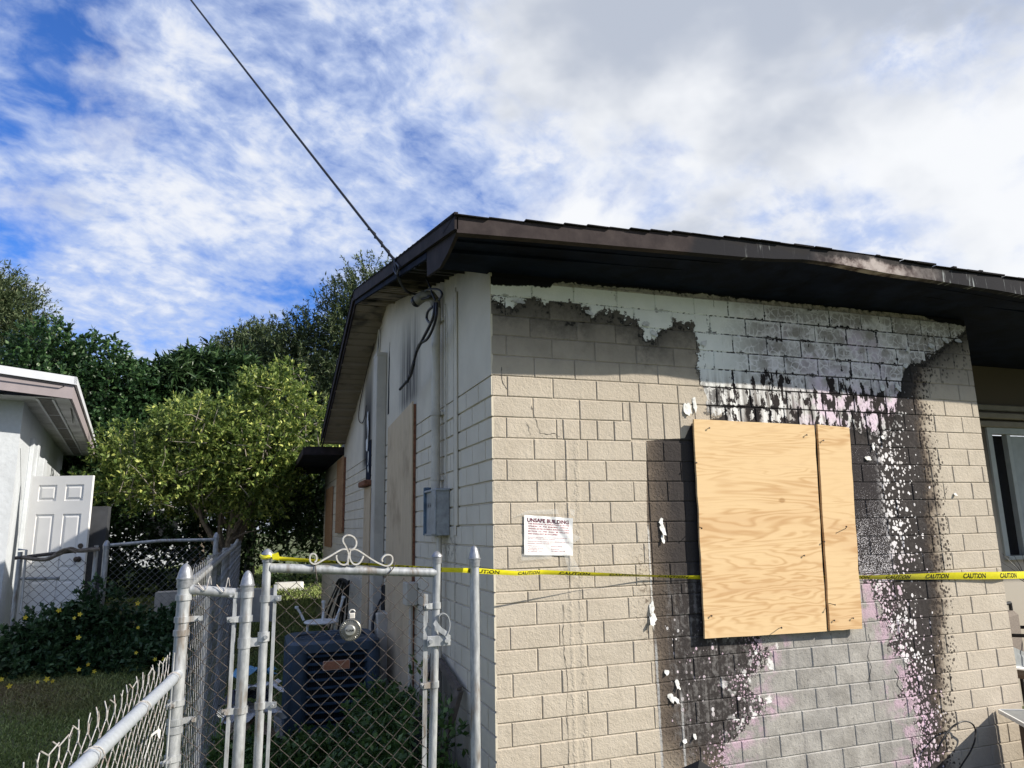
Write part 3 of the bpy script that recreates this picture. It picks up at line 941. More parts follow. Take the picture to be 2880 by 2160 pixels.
# ragged shingle tabs showing along the eave and up the rake
sh = MB(); r5 = random.Random(5)
x = RX0 - .012
while x < 4.6:
    w = r5.uniform(.10, .22); z = lerp(FT, max(x, RX0)) + .004
    hh = r5.uniform(.0005, .003) + (.005 if 1.5 < x < 3.6 and r5.random() < .5 else 0)
    sh.box((x, RYF - .02 - r5.uniform(0, .012), z), (x + w - .004, RYF + .22, z + hh + .003))
    if r5.random() < .25: sh.box((x + .01, RYF + .02, z + hh + .003), (x + w * r5.uniform(.5, 1.3), RYF + .22, z + hh + .008))
    if 1.9 < x < 3.6 and r5.random() < .35:
        sh.box((x + .02, RYF - .005, z + hh), (x + .05, RYF + .05, z + hh + r5.uniform(.015, .035)))
    x += w
y = RYF
while y < 7.2:
    w = .14; z = roof_pt(RX0, y)[2] + .002
    dz_ = w * (.2285 if y < 3.5 else -.292)
    sh.add([(RX0 - .018, y, z + .012), (RX0 + .3, y, z + .012), (RX0 + .3, y + w, z + dz_ + .002), (RX0 - .018, y + w, z + dz_ + .002),
            (RX0 - .018, y, z - .002), (RX0 - .018, y + w, z + dz_ - .002)], [(0, 1, 2, 3), (0, 3, 5, 4)])
    y += w
tag(link('shingle_edge', sh, SHINGLE, roof_o), kind='stuff')
# front fascia, wavy where it burned
fa = MB()
def fas(u, v):
    x = RX0 + u * (RX1 - RX0); b, t = lerp(FB, x), lerp(FT, x)
    return (x, RYF - .012 + .006 * sin(x * 5) * ss(x, 1.2, 2.0), b + v * (t - b))
fa.grid(fas, 90, 2); 
fa.grid(lambda u, v: (RX0 + u * (RX1 - RX0), RYF - .012 + v * .05, lerp(FB, RX0 + u * (RX1 - RX0))), 90, 1)
link('fascia', fa, FASCIA_F, roof_o)
# lip under the fascia and the burnt soffit behind it
so = MB()
def sof(u, v):
    x = RX0 + .02 + u * (RX1 - RX0 - .02); y = RYF + .03 + v * (.57 if x > -.01 else .56)
    zo = lerp(FB, x) + .012; zi = 3.088 + .006 * x
    sag = -.012 * abs(sin(x * 3.1)) * sin(v * pi) * ss(x, .3, 1.0)
    return (x, y, zo * (1 - v) + zi * v + sag)
so.grid(sof, 80, 8)
link('soffit', so, CHAR, roof_o)
for k, (yy, zz) in enumerate(((-.44, -.018), (-.30, -.010))):
    b_ = MB()
    b_.grid(lambda u, v: (RX0 + .03 + u * 4.5, RYF + .11 + k * .14 + (v if v < .5 else 1 - v) * .0 + v * .022, lerp(FB, RX0 + u * 4.5) + .004 - k * .004), 60, 1)
    b_.grid(lambda u, v: (RX0 + .03 + u * 4.5, RYF + .11 + k * .14, lerp(FB, RX0 + u * 4.5) + .004 - k * .004 + v * .02), 60, 1)
    link('soffit_batten', b_, CHAR, roof_o)
# soffit over the recessed part of the house to the right
s2 = MB(); s2.grid(lambda u, v: (3.72 + u * 5.2, .02 + v * 1.3, 3.112 + .3 * v * 0 + .004 * u), 4, 2)
link('soffit', s2, CHAR, roof_o)
# closed end of the eave box
be = MB()
be.prism([(RX0 + .012, -.535, 3.13), (RX0 + .012, -.50, 3.07), (RX0 + .012, -.33, 3.035), (RX0 + .012, -.16, 3.018), (RX0 + .012, .15, 3.075), (RX0 + .012, .17, 3.27)], (.018, 0, 0))
link('eave_end_board', be, BROWN_FASCIA, roof_o)
# rake fascia: a deep upper board and a thinner lower trim, both sides of the ridge
for y0, y1 in ((RYF - .012, 3.6), (3.6, 7.34)):
    rk = MB()
    rk.prism([(RX0 - .012, y0, rake_top(y0) + .004), (RX0 - .012, y1, rake_top(y1) + .004), (RX0 - .012, y1, rake_top(y1) - .095), (RX0 - .012, y0, rake_top(y0) - .085)], (.018, 0, 0))
    link('rake_board', rk, BROWN_FASCIA, roof_o)
    ya = .16 if y0 < 1 else y0
    rk = MB()
    rk.prism([(RX0 + .010, ya, rake_top(ya) - .092), (RX0 + .010, y1, rake_top(y1) - .097), (RX0 + .010, y1, rake_top(y1) - .135), (RX0 + .010, ya, rake_top(ya) - .130)], (.018, 0, 0))
    link('rake_trim', rk, CHAR if y0 < 1 else BROWN_FASCIA, roof_o)
# boards of the sloping soffit on the gable side, some dropped or sprung
y = .12
while y < 7.25:
    w = .135
    zc = rake_top(y) - .112; dz_ = rake_top(y + w) - rake_top(y)
    dr_ = -r5.uniform(0, .012) if r5.random() < .6 else -r5.uniform(.015, .03)
    bd = MB()
    bd.prism([(RX0 + .02, y + .006, zc + dr_), (RX0 + .02, y + w - .012, zc + dz_ * .9 + dr_ * .3), (RX0 + .02, y + w - .012, zc + dz_ * .9 + .012), (RX0 + .02, y + .006, zc + .012)], (.33, 0, 0))
    link('soffit_board', bd, SOFFIT_B, roof_o)
    y += w
gb = MB(); gb.grid(lambda u, v: (RX0 + .02 + v * .34, .1 + u * 7.2, rake_top(.1 + u * 7.2) - .085), 40, 1)
link('roof_deck', gb, CHAR, roof_o)
# low flat roof over the rear room
fr = MB()
fr.box((-.56, 7.36, 2.86), (4.0, 11.3, 2.885))
link('rear_roof', fr, SHINGLE, house)
fr = MB(); fr.box((-.58, 7.34, 2.76), (-.005, 7.36, 2.872)); fr.box((-.60, 7.36, 2.76), (-.58, 11.3, 2.872))
link('rear_fascia', fr, BROWN_FASCIA, house)
fr = MB(); fr.box((-.58, 7.362, 2.765), (-.006, 11.3, 2.785))
link('rear_soffit', fr, CHAR, house)

# recessed wall with the window at the right
rw = MB(); RWY = 1.2
rw.box((3.5, RWY, -.05), (5.36, RWY + .15, 3.11)); rw.box((5.36, RWY, -.05), (9.2, RWY + .15, 1.30)); rw.box((5.36, RWY, 2.50), (9.2, RWY + .15, 3.11))
rw.box((3.5, .21, -.05), (3.71, RWY, 3.1))
RECESS = Mat('recess_paint_with_shade'); _p = RECESS.pos(); _n = RECESS.noise(_p, 2.5, 5); _x, _y, _z = RECESS.sep(_p)
RECESS = RECESS.out(RECESS.mix((_z + (_n - .5) * .8).smooth(1.3, 2.7), (.40, .37, .315), (.085, .070, .052)), .85)  # beige paint graded darker upwards; the eave's shade is put into the colour
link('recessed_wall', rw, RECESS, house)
wn = MB()
wn.box((5.36, RWY - .02, 2.44), (7.6, RWY + .05, 2.50)); wn.box((5.36, RWY - .02, 1.30), (5.42, RWY + .05, 2.44)); wn.box((5.64, RWY + .0, 1.30), (5.69, RWY + .05, 2.44)); wn.box((5.36, RWY - .05, 1.265), (7.6, RWY + .05, 1.30))
window = link('window', wn, BLIND, house)
gl = MB(); gl.box((5.42, RWY + .10, 1.30), (7.6, RWY + .11, 2.44)); link('pane', gl, DARK, window)
for i in range(16):
    s_ = MB(); xx = 5.74 + i * .088
    s_.add([(xx, RWY + .040, 1.31), (xx + .080, RWY + .022, 1.31), (xx + .080, RWY + .022, 2.43), (xx, RWY + .040, 2.43)], [(0, 1, 2, 3)])
    link('blind_slat', s_, BLIND, window)
for k, (z, d, mt) in enumerate(((2.502, .05, LINTEL), (2.58, .07, LINTEL), (2.665, .03, LINTEL))):
    l_ = MB(); l_.box((3.72, RWY - d, z), (7.6, RWY - .001, z + .06), bev=.008); link('lintel_band', l_, mt, house)

# curled flakes of paint that stand off the wall
def flake(outline, lift=.012, tilt=(0, 0)):
    lift *= .6
    """outline in wall coordinates (X, Z)"""
    f = MB(); n = len(outline)
    cx = sum(p[0] for p in outline) / n; cz = sum(p[1] for p in outline) / n
    zt = max(p[1] for p in outline)
    vs = [(cx, -.004 - lift * .35, cz)]
    for (a, b) in outline:
        k = (zt - b) / max(.01, zt - min(p[1] for p in outline))
        vs.append((a, -.003 - lift * k * k * 1.6, b))
    vs2 = [(a, b + .0014, c) for a, b, c in vs]
    f.add(vs, [(0, 1 + i, 1 + (i + 1) % n) for i in range(n)])
    f.add(vs2, [(0, 1 + (i + 1) % n, 1 + i) for i in range(n)])
    return link('paint_flake', f, FLAKE, front_wall)
def crack(pts, r=.0016):
    mb = MB(); q = []
    rr = random.Random(len(pts) * 7)
    for a, b in zip(pts[:-1], pts[1:]):
        A, B = on(1, -.0012, *a), on(1, -.0012, *b)
        q += [A.lerp(B, k / 4) + Vector((rr.uniform(-.004, .004) * (k > 0), 0, rr.uniform(-.004, .004) * (k > 0))) for k in range(4)]
    q.append(on(1, -.0012, *pts[-1]))
    mb.tube(q, [r * rr.uniform(.35, 1.2) for _ in q], 5); link('crack', mb, DARK, front_wall)
K1 = lambda x, y: ((1350 + x / 3.687) / 1.30198, (1040 + y / 3.687) / 1.30198)
K2 = lambda x, y: ((1350 + x / 3.607) / 1.30198, (1700 + y / 3.607) / 1.30198)
crack([K1(*q) for q in ((222, -30), (228, 60), (240, 140), (280, 205))], .0018)
crack([K1(*q) for q in ((535, 370), (570, 490), (600, 580), (628, 660), (720, 668), (760, 658), (830, 690))], .0011)
crack([K1(*q) for q in ((480, 545), (510, 600), (525, 680))], .0010)
crack([K2(*q) for q in ((845, 0), (850, 180), (840, 300), (850, 400), (855, 520), (880, 660), (885, 780), (890, 900), (880, 1020), (885, 1140), (895, 1300), (900, 1450), (905, 1640))], .0011)
crack([(1877, 1370), (1880, 1392), (1874, 1418), (1883, 1440), (1876, 1468), (1880, 1490)], .0014)
crack([(1932, 1448), (1942, 1462), (1938, 1480), (1948, 1492)], .0022)
r6 = random.Random(21)
def ragged(px, py, w, h, n=15):
    c = on(1, 0, px, py); k = c.y
    pts = []
    for i in range(n):
        a = 2 * pi * i / n; q = r6.uniform(.58, 1.0) * (1 + .22 * sin(2 * a + px))
        pts.append((c.x + w * .5 * cos(a) * q, c.z + h * .5 * sin(a) * q))
    return pts
for px, py, w, h, l in ((1484, 885, .062, .13, .014), (1500, 875, .045, .09, .010), (1427, 1126, .030, .055, .010), (1430, 1142, .042, .085, .016), (1431, 1165, .035, .05, .018),
                        (1407, 1312, .040, .085, .012), (1408, 1338, .052, .075, .030), (1440, 1452, .034, .040, .012), (1462, 1478, .036, .055, .020), (1449, 1508, .050, .060, .012),
                        (1411, 720, .060, .050, .014), (1272, 676, .060, .045, .014), (1120, 652, .075, .040, .012), (1520, 742, .06, .05, .012), (1395, 700, .07, .05, .01),
                        (2068, 737, .07, .045, .025), (2040, 735, .09, .05, .02), (2010, 748, .08, .05, .02), (1960, 756, .05, .05, .015), (1938, 836, .06, .08, .016), (1955, 790, .05, .05, .012),
                        (1905, 838, .04, .08, .01), (1885, 965, .03, .06, .012), (1905, 945, .03, .04, .012), (1874, 990, .05, .04, .01),
                        (2062, 1068, .028, .03, .02), (1460, 1512, .03, .05, .02), (1478, 1600, .03, .03, .015), (1500, 1590, .03, .03, .015)):
    flake(ragged(px, py, w, h), l)


# ------------------------------------------------------------------ boards over the openings
def board(name, label, quad_xz, y0=-.042, th=.013, nails=()):
    """a sheet on the front wall; quad in (X, Z), counter-clockwise from lower left"""
    cx = sum(p[0] for p in quad_xz) / 4; cz = min(p[1] for p in quad_xz)
    t = thing(name, label, 'plywood board', (cx, 0, cz), 'boards nailed over the burned window')
    mb = MB()
    r = random.Random(int(cx * 100)); pts = []
    for i in range(4):
        a, b = Vector(quad_xz[i]), Vector(quad_xz[(i + 1) % 4]); n = 14 if abs(a.y - b.y) > abs(a.x - b.x) else 5
        for k in range(n):
            p = a.lerp(b, k / n)
            if k: p += Vector((r.uniform(-.0035, .0035), r.uniform(-.002, .002)))
            pts.append(p)
    mb.prism([(p.x, y0, p.y) for p in pts], (0, th, 0))
    link('sheet', mb, PLY, t)
    r0 = quad_xz[1][0] - .14 if quad_xz[1][0] - quad_xz[0][0] > .4 else quad_xz[1][0] - .06
    for xa, xb_ in ((quad_xz[0][0] + .10, quad_xz[0][0] + .14), (r0, r0 + .04)):
        for za, zb_ in ((quad_xz[0][1] + .05, 1.25), (1.38, quad_xz[3][1] - .05)):
            bt = MB(); bt.box((xa, y0 + th, za), (xb_, -.002, zb_)); link('batten', bt, PLY_EDGE, t)
    for (px, py, dx_, dz_, ln) in nails:
        c = on(1, y0, px, py); nb = MB()
        e = c + Vector((dx_, -1, dz_)).normalized() * ln
        nb.tube([c + Vector((0, .004, 0)), e], .0022, 6); nb.lathe([(.0, -.001), (.0055, -.001), (.0055, .001)], e, 8, M=Vector((dx_, -1, dz_)).to_track_quat('Z', 'Y').to_matrix())
        link('nail', nb, NAIL, t)
    return t
board('plywood_board', 'large fresh tan plywood sheet over the burned window, left of the narrow strip',
      [(1.240, 1.006), (2.106, .992), (2.170, 2.255), (1.268, 2.266)], -.046, .014,
      ((1512, 1138, -.3, -.3, .03), (1684, 1357, -.5, .2, .05), (1502, 1000, .1, 0, .012), (1740, 940, 0, 0, .012), (1530, 925, 0, 0, .012), (1735, 1200, 0, 0, .010), (1535, 1330, 0, 0, .010)))
board('plywood_strip', 'narrow fresh plywood strip at the right side of the large window board',
      [(2.127, .994), (2.377, .990), (2.452, 2.248), (2.194, 2.262)], -.050, .016,
      ((1828, 1142, -.9, .35, .05), (1790, 1303, .4, -.2, .04), (1778, 1170, 0, 0, .012), (1800, 1340, 0, 0, .010), (1776, 952, 0, 0, .012), (1840, 1335, 0, 0, .012)))

def side_board(name, label, y0, y1, z0, z1, mat, x=-.03, group='boards over the side openings', tilt=0.0):
    t = thing(name, label, 'plywood board', (x, y0, z0), group)
    mb = MB(); mb.prism([(x, y0, z0), (x, y1, z0), (x, y1, z1 - tilt), (x, y0, z1)], (.011, 0, 0)); link('sheet', mb, mat, t)
    e = MB(); e.box((x + .0115, y0 + .002, z0 + .02), (-.0015, y0 + .035, z1 - .02)); link('batten', e, PLY_EDGE, t)
    e = MB(); e.box((x + .0115, y1 - .035, z0 + .02), (-.0015, y1 - .002, z1 - .06)); link('batten', e, PLY_EDGE, t)
    return t
side_board('plywood_board', 'tall weathered brown board over the side door, beside the beige duct', 2.02, 3.20, .35, 2.675, PLY_OLD, -.035, tilt=.06)
side_board('plywood_board', 'small reddish-brown board over the side window beyond the scorched slot', 7.05, 7.98, 1.60, 2.72, PLY_RED, -.04)
side_board('plywood_board', 'brown board over the last side window, under the low rear roof', 8.80, 10.05, 1.36, 2.38, PLY_RED, -.02)
side_board('narrow_board', 'narrow upright brown plank below the scorched slot, left of the duct', 4.42, 4.90, .15, 2.12, PLY_OLD, -.02)
# scorched slot above the narrow plank
t = thing('scorched_slot', 'black burnt slot in the side wall with melted pale edges', 'wall slot', (-.002, 4.5, 2.2))
mb = MB(); mb.box((-.010, 4.50, 2.20), (-.001, 4.86, 2.66), bev=.004); link('burnt_panel', mb, CHAR, t)
mb = MB()
for (py_, pz_, w, h) in ((4.74, 2.92, .07, .16), (4.70, 2.76, .06, .2), (4.76, 2.62, .08, .12), (4.64, 2.46, .05, .1), (4.60, 2.34, .04, .08)):
    n = 9; ring = [(-.016 - .01 * r6.random(), py_ + w * cos(2 * pi * i / n) * r6.uniform(.5, 1), pz_ + h * sin(2 * pi * i / n) * r6.uniform(.5, 1)) for i in range(n)]
    mb.add([(-.02, py_, pz_)] + ring, [(0, 1 + i, 1 + (i + 1) % n) for i in range(n)])
link('melted_edge', mb, FLAKE, t)
mb = MB(); mb.box((-.09, 4.42, 2.13), (-.002, 4.92, 2.195), bev=.01); link('sill', mb, PLY_EDGE, t)

# beige duct up the side wall
t = thing('wall_duct', 'tall square beige duct cover standing up the side wall', 'duct', (-.12, 3.38, .2))
mb = MB(); mb.box((-.105, 3.52, .02), (-.0015, 3.74, 3.44), bev=.006); link('cover', mb, DUCT, t)
mb = MB(); mb.box((-.109, 3.516, 3.41), (-.0015, 3.744, 3.452), bev=.004); link('cap', mb, DUCT, t)
t = thing('burst_vent', 'dark oval gap in the render above the beige duct', 'wall gap', (-.002, 4.1, 3.6))
mb = MB(); ring = [(-.004, 4.05 + .07 * cos(a * pi / 9), 3.70 + .13 * sin(a * pi / 9)) for a in range(18)]
mb.prism(ring, (.003, 0, 0)); link('opening', mb, DARK, t)
mb = MB(); mb.tube([(-.008, 4.05 + .075 * cos(a * pi / 9), 3.70 + .135 * sin(a * pi / 9)) for a in range(18)], .012, 6, closed=True); link('rim', mb, DUCT, t)
t = thing('wall_crack', 'jagged black crack in the render right of the duct top', 'wall crack', (-.002, 3.3, 3.0))
mb = MB(); zz = [2.78, 2.9, 3.0, 3.1, 3.2, 3.28, 3.36, 3.44, 3.52]
l_ = [(-.003, 3.36 + r6.uniform(-.015, .015), z) for z in zz]; r_ = [(-.003, 3.42 + r6.uniform(-.02, .02) - .05 * ss(z, 3.3, 3.52), z) for z in zz]
mb.prism(l_ + r_[::-1], (.002, 0, 0)); link('gap', mb, DARK, t)

# service mast, weatherhead and meter box
t = thing('service_mast', 'beige electric service pipe with weatherhead on the side wall', 'service pipe', (-.05, 1.12, 1.9))
CY, CX = 1.125, -.048
mb = MB(); mb.tube([(CX, CY, 1.90), (CX, CY, 3.20)], .031, 14); link('pipe', mb, CONDUIT, t, True)
for z in (2.42, 3.10, 1.97):
    mb = MB(); mb.tube([(CX, CY, z), (CX, CY, z + (.10 if z > 3 else .03))], .036, 14); mb.box((-.02, CY - .06, z), (-.001, CY + .06, z + .02)); link('collar', mb, CONDUIT, t, True)
mb = MB(); mb.tube([(CX, CY, 3.19), (CX - .005, CY + .005, 3.255), (CX - .03, CY + .03, 3.30), (CX - .075, CY + .08, 3.315), (CX - .12, CY + .13, 3.285)], [.036, .038, .041, .043, .040], 14); link('weatherhead', mb, simple('sooted_casting', (.20, .185, .155), .6, .3, 25), t, True)
mb = MB(); d_ = Vector((-.7, .7, -.35)); mb.lathe([(.041, -.004), (.044, .012), (.030, .03)], (CX - .118, CY + .128, 3.285), 14, M=d_.to_track_quat('Z', 'Y').to_matrix()); link('insulator', mb, BLACK_CABLE, t, True)
HEAD = Vector((CX - .13, CY + .14, 3.265))
mb = MB(); mb.tube([(-.014, .985, 1.66), (-.012, .99, 2.2), (-.016, .98, 2.8), (-.012, 1.0, 3.2)], .006, 6); link('ground_wire', mb, CONDUIT, t)

t = thing('meter_box', 'open grey electric meter box hanging under the service pipe', 'meter box', (-.1, 1.0, 1.6))
mb = MB(); mb.box((-.080, .96, 1.595), (-.068, 1.28, 1.90)); mb.box((-.094, .92, 1.60), (-.001, .945, 1.895), bev=.004)
mb.box((-.094, .945, 1.60), (-.001, 1.27, 1.612)); mb.box((-.098, .91, 1.888), (-.001, 1.28, 1.905), bev=.004)
link('case', mb, METER, t)
mb = MB(); mb.box((-.066, .946, 1.613), (-.004, 1.27, 1.886)); link('inside', mb, METER_IN, t)
mb = MB(); mb.box((-.102, .915, 1.605), (-.092, 1.03, 1.89), bev=.004); link('front_cover', mb, METER, t)
mb = MB(); mb.box((-.10, 1.262, 1.60), (-.001, 1.276, 1.93), bev=.004); mb.box((-.075, 1.277, 1.60), (-.002, 1.36, 1.93), bev=.005); link('side_panel', mb, METER_SIDE, t)
mb = MB(); mb.tube([(-.045, 1.03, 1.60), (-.045, 1.03, .9), (-.04, 1.03, .1)], .018, 10); link('lower_pipe', mb, CONDUIT, t, True)
mb = MB()
for i in range(6):
    y_ = 1.08 + .03 * i; mb.tube([(-.068, y_, 1.88), (-.076, y_ + .01 * (i % 2), 1.80), (-.066, y_ - .01, 1.72), (-.068, y_, 1.62)], .007, 6)
link('wiring', mb, BLACK_CABLE, t)

# the service drop and the loose tails
def spline(P, n=8):
    P = [Vector(p) for p in P]; out = []
    for i in range(len(P) - 1):
        p0, p1, p2, p3 = P[max(i - 1, 0)], P[i], P[i + 1], P[min(i + 2, len(P) - 1)]
        for k in range(n):
            t = k / n
            out.append(.5 * ((2 * p1) + (-p0 + p2) * t + (2 * p0 - 5 * p1 + 4 * p2 - p3) * t * t + (-p0 + 3 * p1 - 3 * p2 + p3) * t ** 3))
    out.append(P[-1]); return out
ANCH = on(0, -.37, 852, 562)
FAR = at(425, 0, 7.6); FAR2 = FAR + (FAR - ANCH) * 2.2
cab = thing('service_cable', 'long black overhead cable running from sky to the eave', 'cable', ANCH)
mb = MB(); n = 40
mb.tube([ANCH.lerp(FAR2, i / n) - Vector((0, 0, .10 * sin(pi * i / n))) for i in range(n + 1)], .0105, 8); link('drop_wire', mb, BLACK_CABLE, cab, True)
mb = MB(); mb.tube([ANCH.lerp(FAR2, i / 400) + Vector((.012 * cos(i * 2.1), 0, .012 * sin(i * 2.1))) - Vector((0, 0, .0008 * i)) for i in range(0, 12)], .008, 6); link('dead_end_grip', mb, BLACK_CABLE, cab)
mb = MB(); mb.tube(spline([ANCH, on(0, -.36, 858, 590), on(0, -.30, 866, 612), on(0, -.22, 880, 630), on(0, -.14, 905, 637), on(0, -.10, 930, 641), HEAD + Vector((.02, -.02, .03))], 6), .0095, 8); link('tail_wire', mb, BLACK_CABLE, cab, True)
mb = MB(); mb.tube(spline([on(0, -.36, 853, 565), on(0, -.37, 862, 577), on(0, -.37, 857, 592), on(0, -.37, 851, 580), on(0, -.36, 855, 566)], 5), .008, 6); link('clamp_loop', mb, BLACK_CABLE, cab)
t = thing('loose_wires', 'black cut wires dangling from the weatherhead', 'wires', HEAD)
for pl, r_ in (([(940, 655), (937, 680), (930, 700), (912, 735), (898, 765), (893, 790), (885, 815), (864, 841)], .011),
               ([(944, 655), (942, 685), (934, 712), (922, 733), (905, 745), (897, 770), (888, 800), (880, 826)], .010),
               ([(936, 662), (925, 672), (922, 688), (930, 697), (938, 680)], .009),
               ([(920, 600), (928, 617), (933, 632), (940, 648)], .006),
               ([(918, 628), (930, 624), (948, 626), (955, 636), (948, 648)], .007)):
    mb = MB(); mb.tube(spline([on(0, -.15 - .012 * (i % 2), *q) for i, q in enumerate(pl)], 5), r_, 8); link('wire', mb, BLACK_CABLE, t, True)
t = thing('hanging_wire', 'thin grey wire loop hanging from the gable soffit', 'wire', on(0, -.02, 815, 690))
mb = MB(); mb.tube(spline([on(0, -.02, *q) for q in ((812, 675), (808, 740), (795, 790), (778, 870), (775, 905), (782, 914), (788, 900), (791, 876))], 6), .006, 5); link('wire', mb, NAIL, t)

# small shut-off box and pipes on the side wall behind the gate
t = thing('disconnect_box', 'small beige disconnect box on the side wall behind the gate', 'electrical box', on(0, -.06, 890, 1290))
c = on(0, -.05, 888, 1268)
mb = MB(); mb.box((-.09, 1.90, 1.07), (-.001, 2.05, 1.24), bev=.006); link('case', mb, DUCT, t)
mb = MB(); mb.tube([(-.04, 1.97, 1.07), (-.04, 1.97, .12)], .016, 8); link('pipe', mb, DUCT, t)
t = thing('pipe_chase', 'pale beige pipe cover below a black burnt hole, behind the condenser', 'pipe cover', (-.1, 3.1, 0))
mb = MB(); mb.box((-.13, 3.05, .1), (-.0015, 3.30, .90), bev=.01); link('cover', mb, CONDUIT, t)
mb = MB(); mb.box((-.02, 3.22, .72), (-.001, 3.62, 1.12)); mb.box((-.03, 3.3, .6), (-.001, 3.42, .95)); link('burnt_hole', mb, DARK, t)
mb = MB(); mb.tube(spline([(-.10, 3.2, .95), (-.16, 3.1, .8), (-.15, 2.95, .5), (-.16, 2.8, .2), (-.25, 2.7, .08)], 6), .016, 6); mb.tube(spline([(-.06, 3.3, 1.0), (-.14, 3.15, .85), (-.19, 2.98, .6), (-.18, 2.85, .25)], 6), .010, 6); link('refrigerant_line', mb, BLACK_CABLE, t)

# ------------------------------------------------------------------ posted notice
t = thing('unsafe_notice', 'white UNSAFE BUILDING notice taped to the block wall', 'notice', (.176, -.01, 1.49))
A_, B_, C_, D_ = Vector((.171, 0, 1.498)), Vector((.456, 0, 1.487)), Vector((.461, 0, 1.688)), Vector((.176, 0, 1.711))
def paper(u, v):
    p = A_.lerp(B_, u).lerp(D_.lerp(C_, u), v)
    b = .0025 * sin(u * 9 + v * 4) * sin(v * 7 + 1) + .0018 * sin(u * 21 + v * 13)
    curl = .022 * max(0, u + v - 1.55) ** 1.3
    fold = -.006 * max(0, 1 - abs((u - .92) + (v - .42) * .5) * 9)
    return Vector((p.x, -.0085 - b * .6 - curl + fold, p.z))
mb = MB(); mb.grid(paper, 28, 22); link('sheet', mb, PAPER, t, True)
def on_paper(vs, u0, v0, su, k=.0009):
    """text drawn on the sheet"""
    return [tuple(paper(min(.995, u0 + x * su), v0 + y) - Vector((0, k, 0))) for x, y in vs]
H_ = .20; WI = .285
def line_of(txt, u0, v, size, width, mat, name='lettering', bold=0.0):
    vs, fs = text_mesh(txt, 1.0, bold=bold)
    wtx = max(x for x, y in vs) or 1
    mb = MB(); mb.add(on_paper([(x / wtx * width, y * size / H_) for x, y in vs], u0, v, 1.0), fs); link(name, mb, mat, t)
line_of('UNSAFE BUILDING', .06, .835, .0270, .86, INK_DARK, bold=.030)
for txt, v, w_ in (('THIS BUILDING OR STRUCTURE IS, IN THE', .775, .85), ('OPINION  OF  THE  BUILDING  OFFICIAL,', .712, .85), ('UNSAFE AS PER FLORIDA BUILDING CODE', .650, .85),
                   ('SECTION  116  AND  SHALL  BE  VACATED', .585, .85), ('AND SHALL NOT BE OCCUPIED.', .522, .62)):
    line_of(txt, .075, v, .0098, w_, INK_RED, bold=.012)
for txt, v, u, w_ in (('If questions regarding this notice please contact the building dept', .445, .08, .80), ('at the number shown below', .405, .08, .55), ('THIS NOTICE SHALL NOT BE REMOVED EXCEPT BY THE', .335, .07, .85), ('BUILDING OFFICIAL OF THE CITY', .285, .07, .52),
                      ('Date posted', .225, .07, .25), ('Address', .170, .07, .32), ('Inspector', .130, .07, .36), ('Case no.', .085, .07, .34), ('Building official', .225, .55, .22), ('Phone', .150, .55, .16), ('Signed', .100, .55, .28)):
    line_of(txt, u, v, .0062, w_, INK_RED)
for k, q in enumerate(([(.11, 1.70), (.20, 1.735), (.37, 1.74), (.38, 1.712), (.2, 1.716)], [(.40, 1.50), (.45, 1.49), (.50, 1.40), (.47, 1.365), (.43, 1.39)], [(.155, 1.505), (.33, 1.50), (.33, 1.475), (.15, 1.47)],
                       [(.42, 1.62), (.47, 1.60), (.505, 1.585), (.46, 1.55), (.42, 1.56)], [(.44, 1.74), (.475, 1.735), (.47, 1.70), (.45, 1.705)])):
    mb = MB(); mb.prism([(a, -.0108 - .0016 * k, b) for a, b in q], (0, .0006, 0)); link('clear_tape', mb, CLEAR, t)

# ------------------------------------------------------------------ caution tape
tp = thing('caution_tape', 'yellow CAUTION tape strung from the gate post across the block wall', 'caution tape', (-1.14, -.45, 1.53))
TP = [  # point, half width, twist from upright
    (Vector((-1.145, -.475, 1.545)), .012, .9), (Vector((-1.09, -.425, 1.534)), .010, .6), (Vector((-.83, -.415, 1.508)), .010, .9), (Vector((-.60, -.415, 1.487)), .009, 1.0), (Vector((-.40, -.42, 1.463)), .012, .5),
    (on(1, -.47, 1000, 1232), .0115, .45), (on(1, -.43, 1030, 1233), .013, .3), (Vector((.02, -.31, 1.425)), .0125, .5), (on(1, -.17, 1170, 1236), .0135, .5), (on(1, -.08, 1300, 1241), .013, .75),
    (on(1, -.030, 1400, 1244), .012, 1.1), (on(1, -.018, 1480, 1246.5), .0125, .8), (Vector((1.30, -.012, 1.338)), .015, .5), (Vector((1.75, -.012, 1.315)), .015, .9), (Vector((2.33, -.012, 1.298)), .015, .6),
    (on(1, -.018, 1880, 1247), .0165, .75), (on(1, -.022, 1960, 1246), .021, .55), (on(1, -.024, 2040, 1244), .0235, .35), (on(1, -.024, 2110, 1243.5), .0245, .12), (on(1, -.03, 2160, 1243), .0245, .05),
    (on(1, .02, 2215, 1242), .0245, .0), (on(1, .10, 2300, 1240), .0245, 0)]
def tape_frame(s_):
    i = min(int(s_), len(TP) - 2); f = s_ - i
    a = TP[max(i - 1, 0)][0]; b = TP[i][0]; c = TP[i + 1][0]; d = TP[min(i + 2, len(TP) - 1)][0]
    p = b.lerp(c, f); w = TP[i][1] * (1 - f) + TP[i + 1][1] * f; tw = TP[i][2] * (1 - f) + TP[i + 1][2] * f
    return p, w, Vector((.1 * sin(tw), -sin(tw), cos(tw)))
def tape_pt(s_, v, lift=0.0):
    p, w, u = tape_frame(s_)
    cr = .0012 * (1 - abs(v) * 2)
    return p + u * (w * v) + Vector((0, -cr - lift, 0))
mb = MB(); mb.grid(lambda u, v: tape_pt(u * (len(TP) - 1), v * 2 - 1), 168, 4); link('ribbon', mb, TAPE_Y, tp, True)
cum = [0.0]
for i in range(len(TP) - 1): cum.append(cum[-1] + (TP[i + 1][0] - TP[i][0]).length)
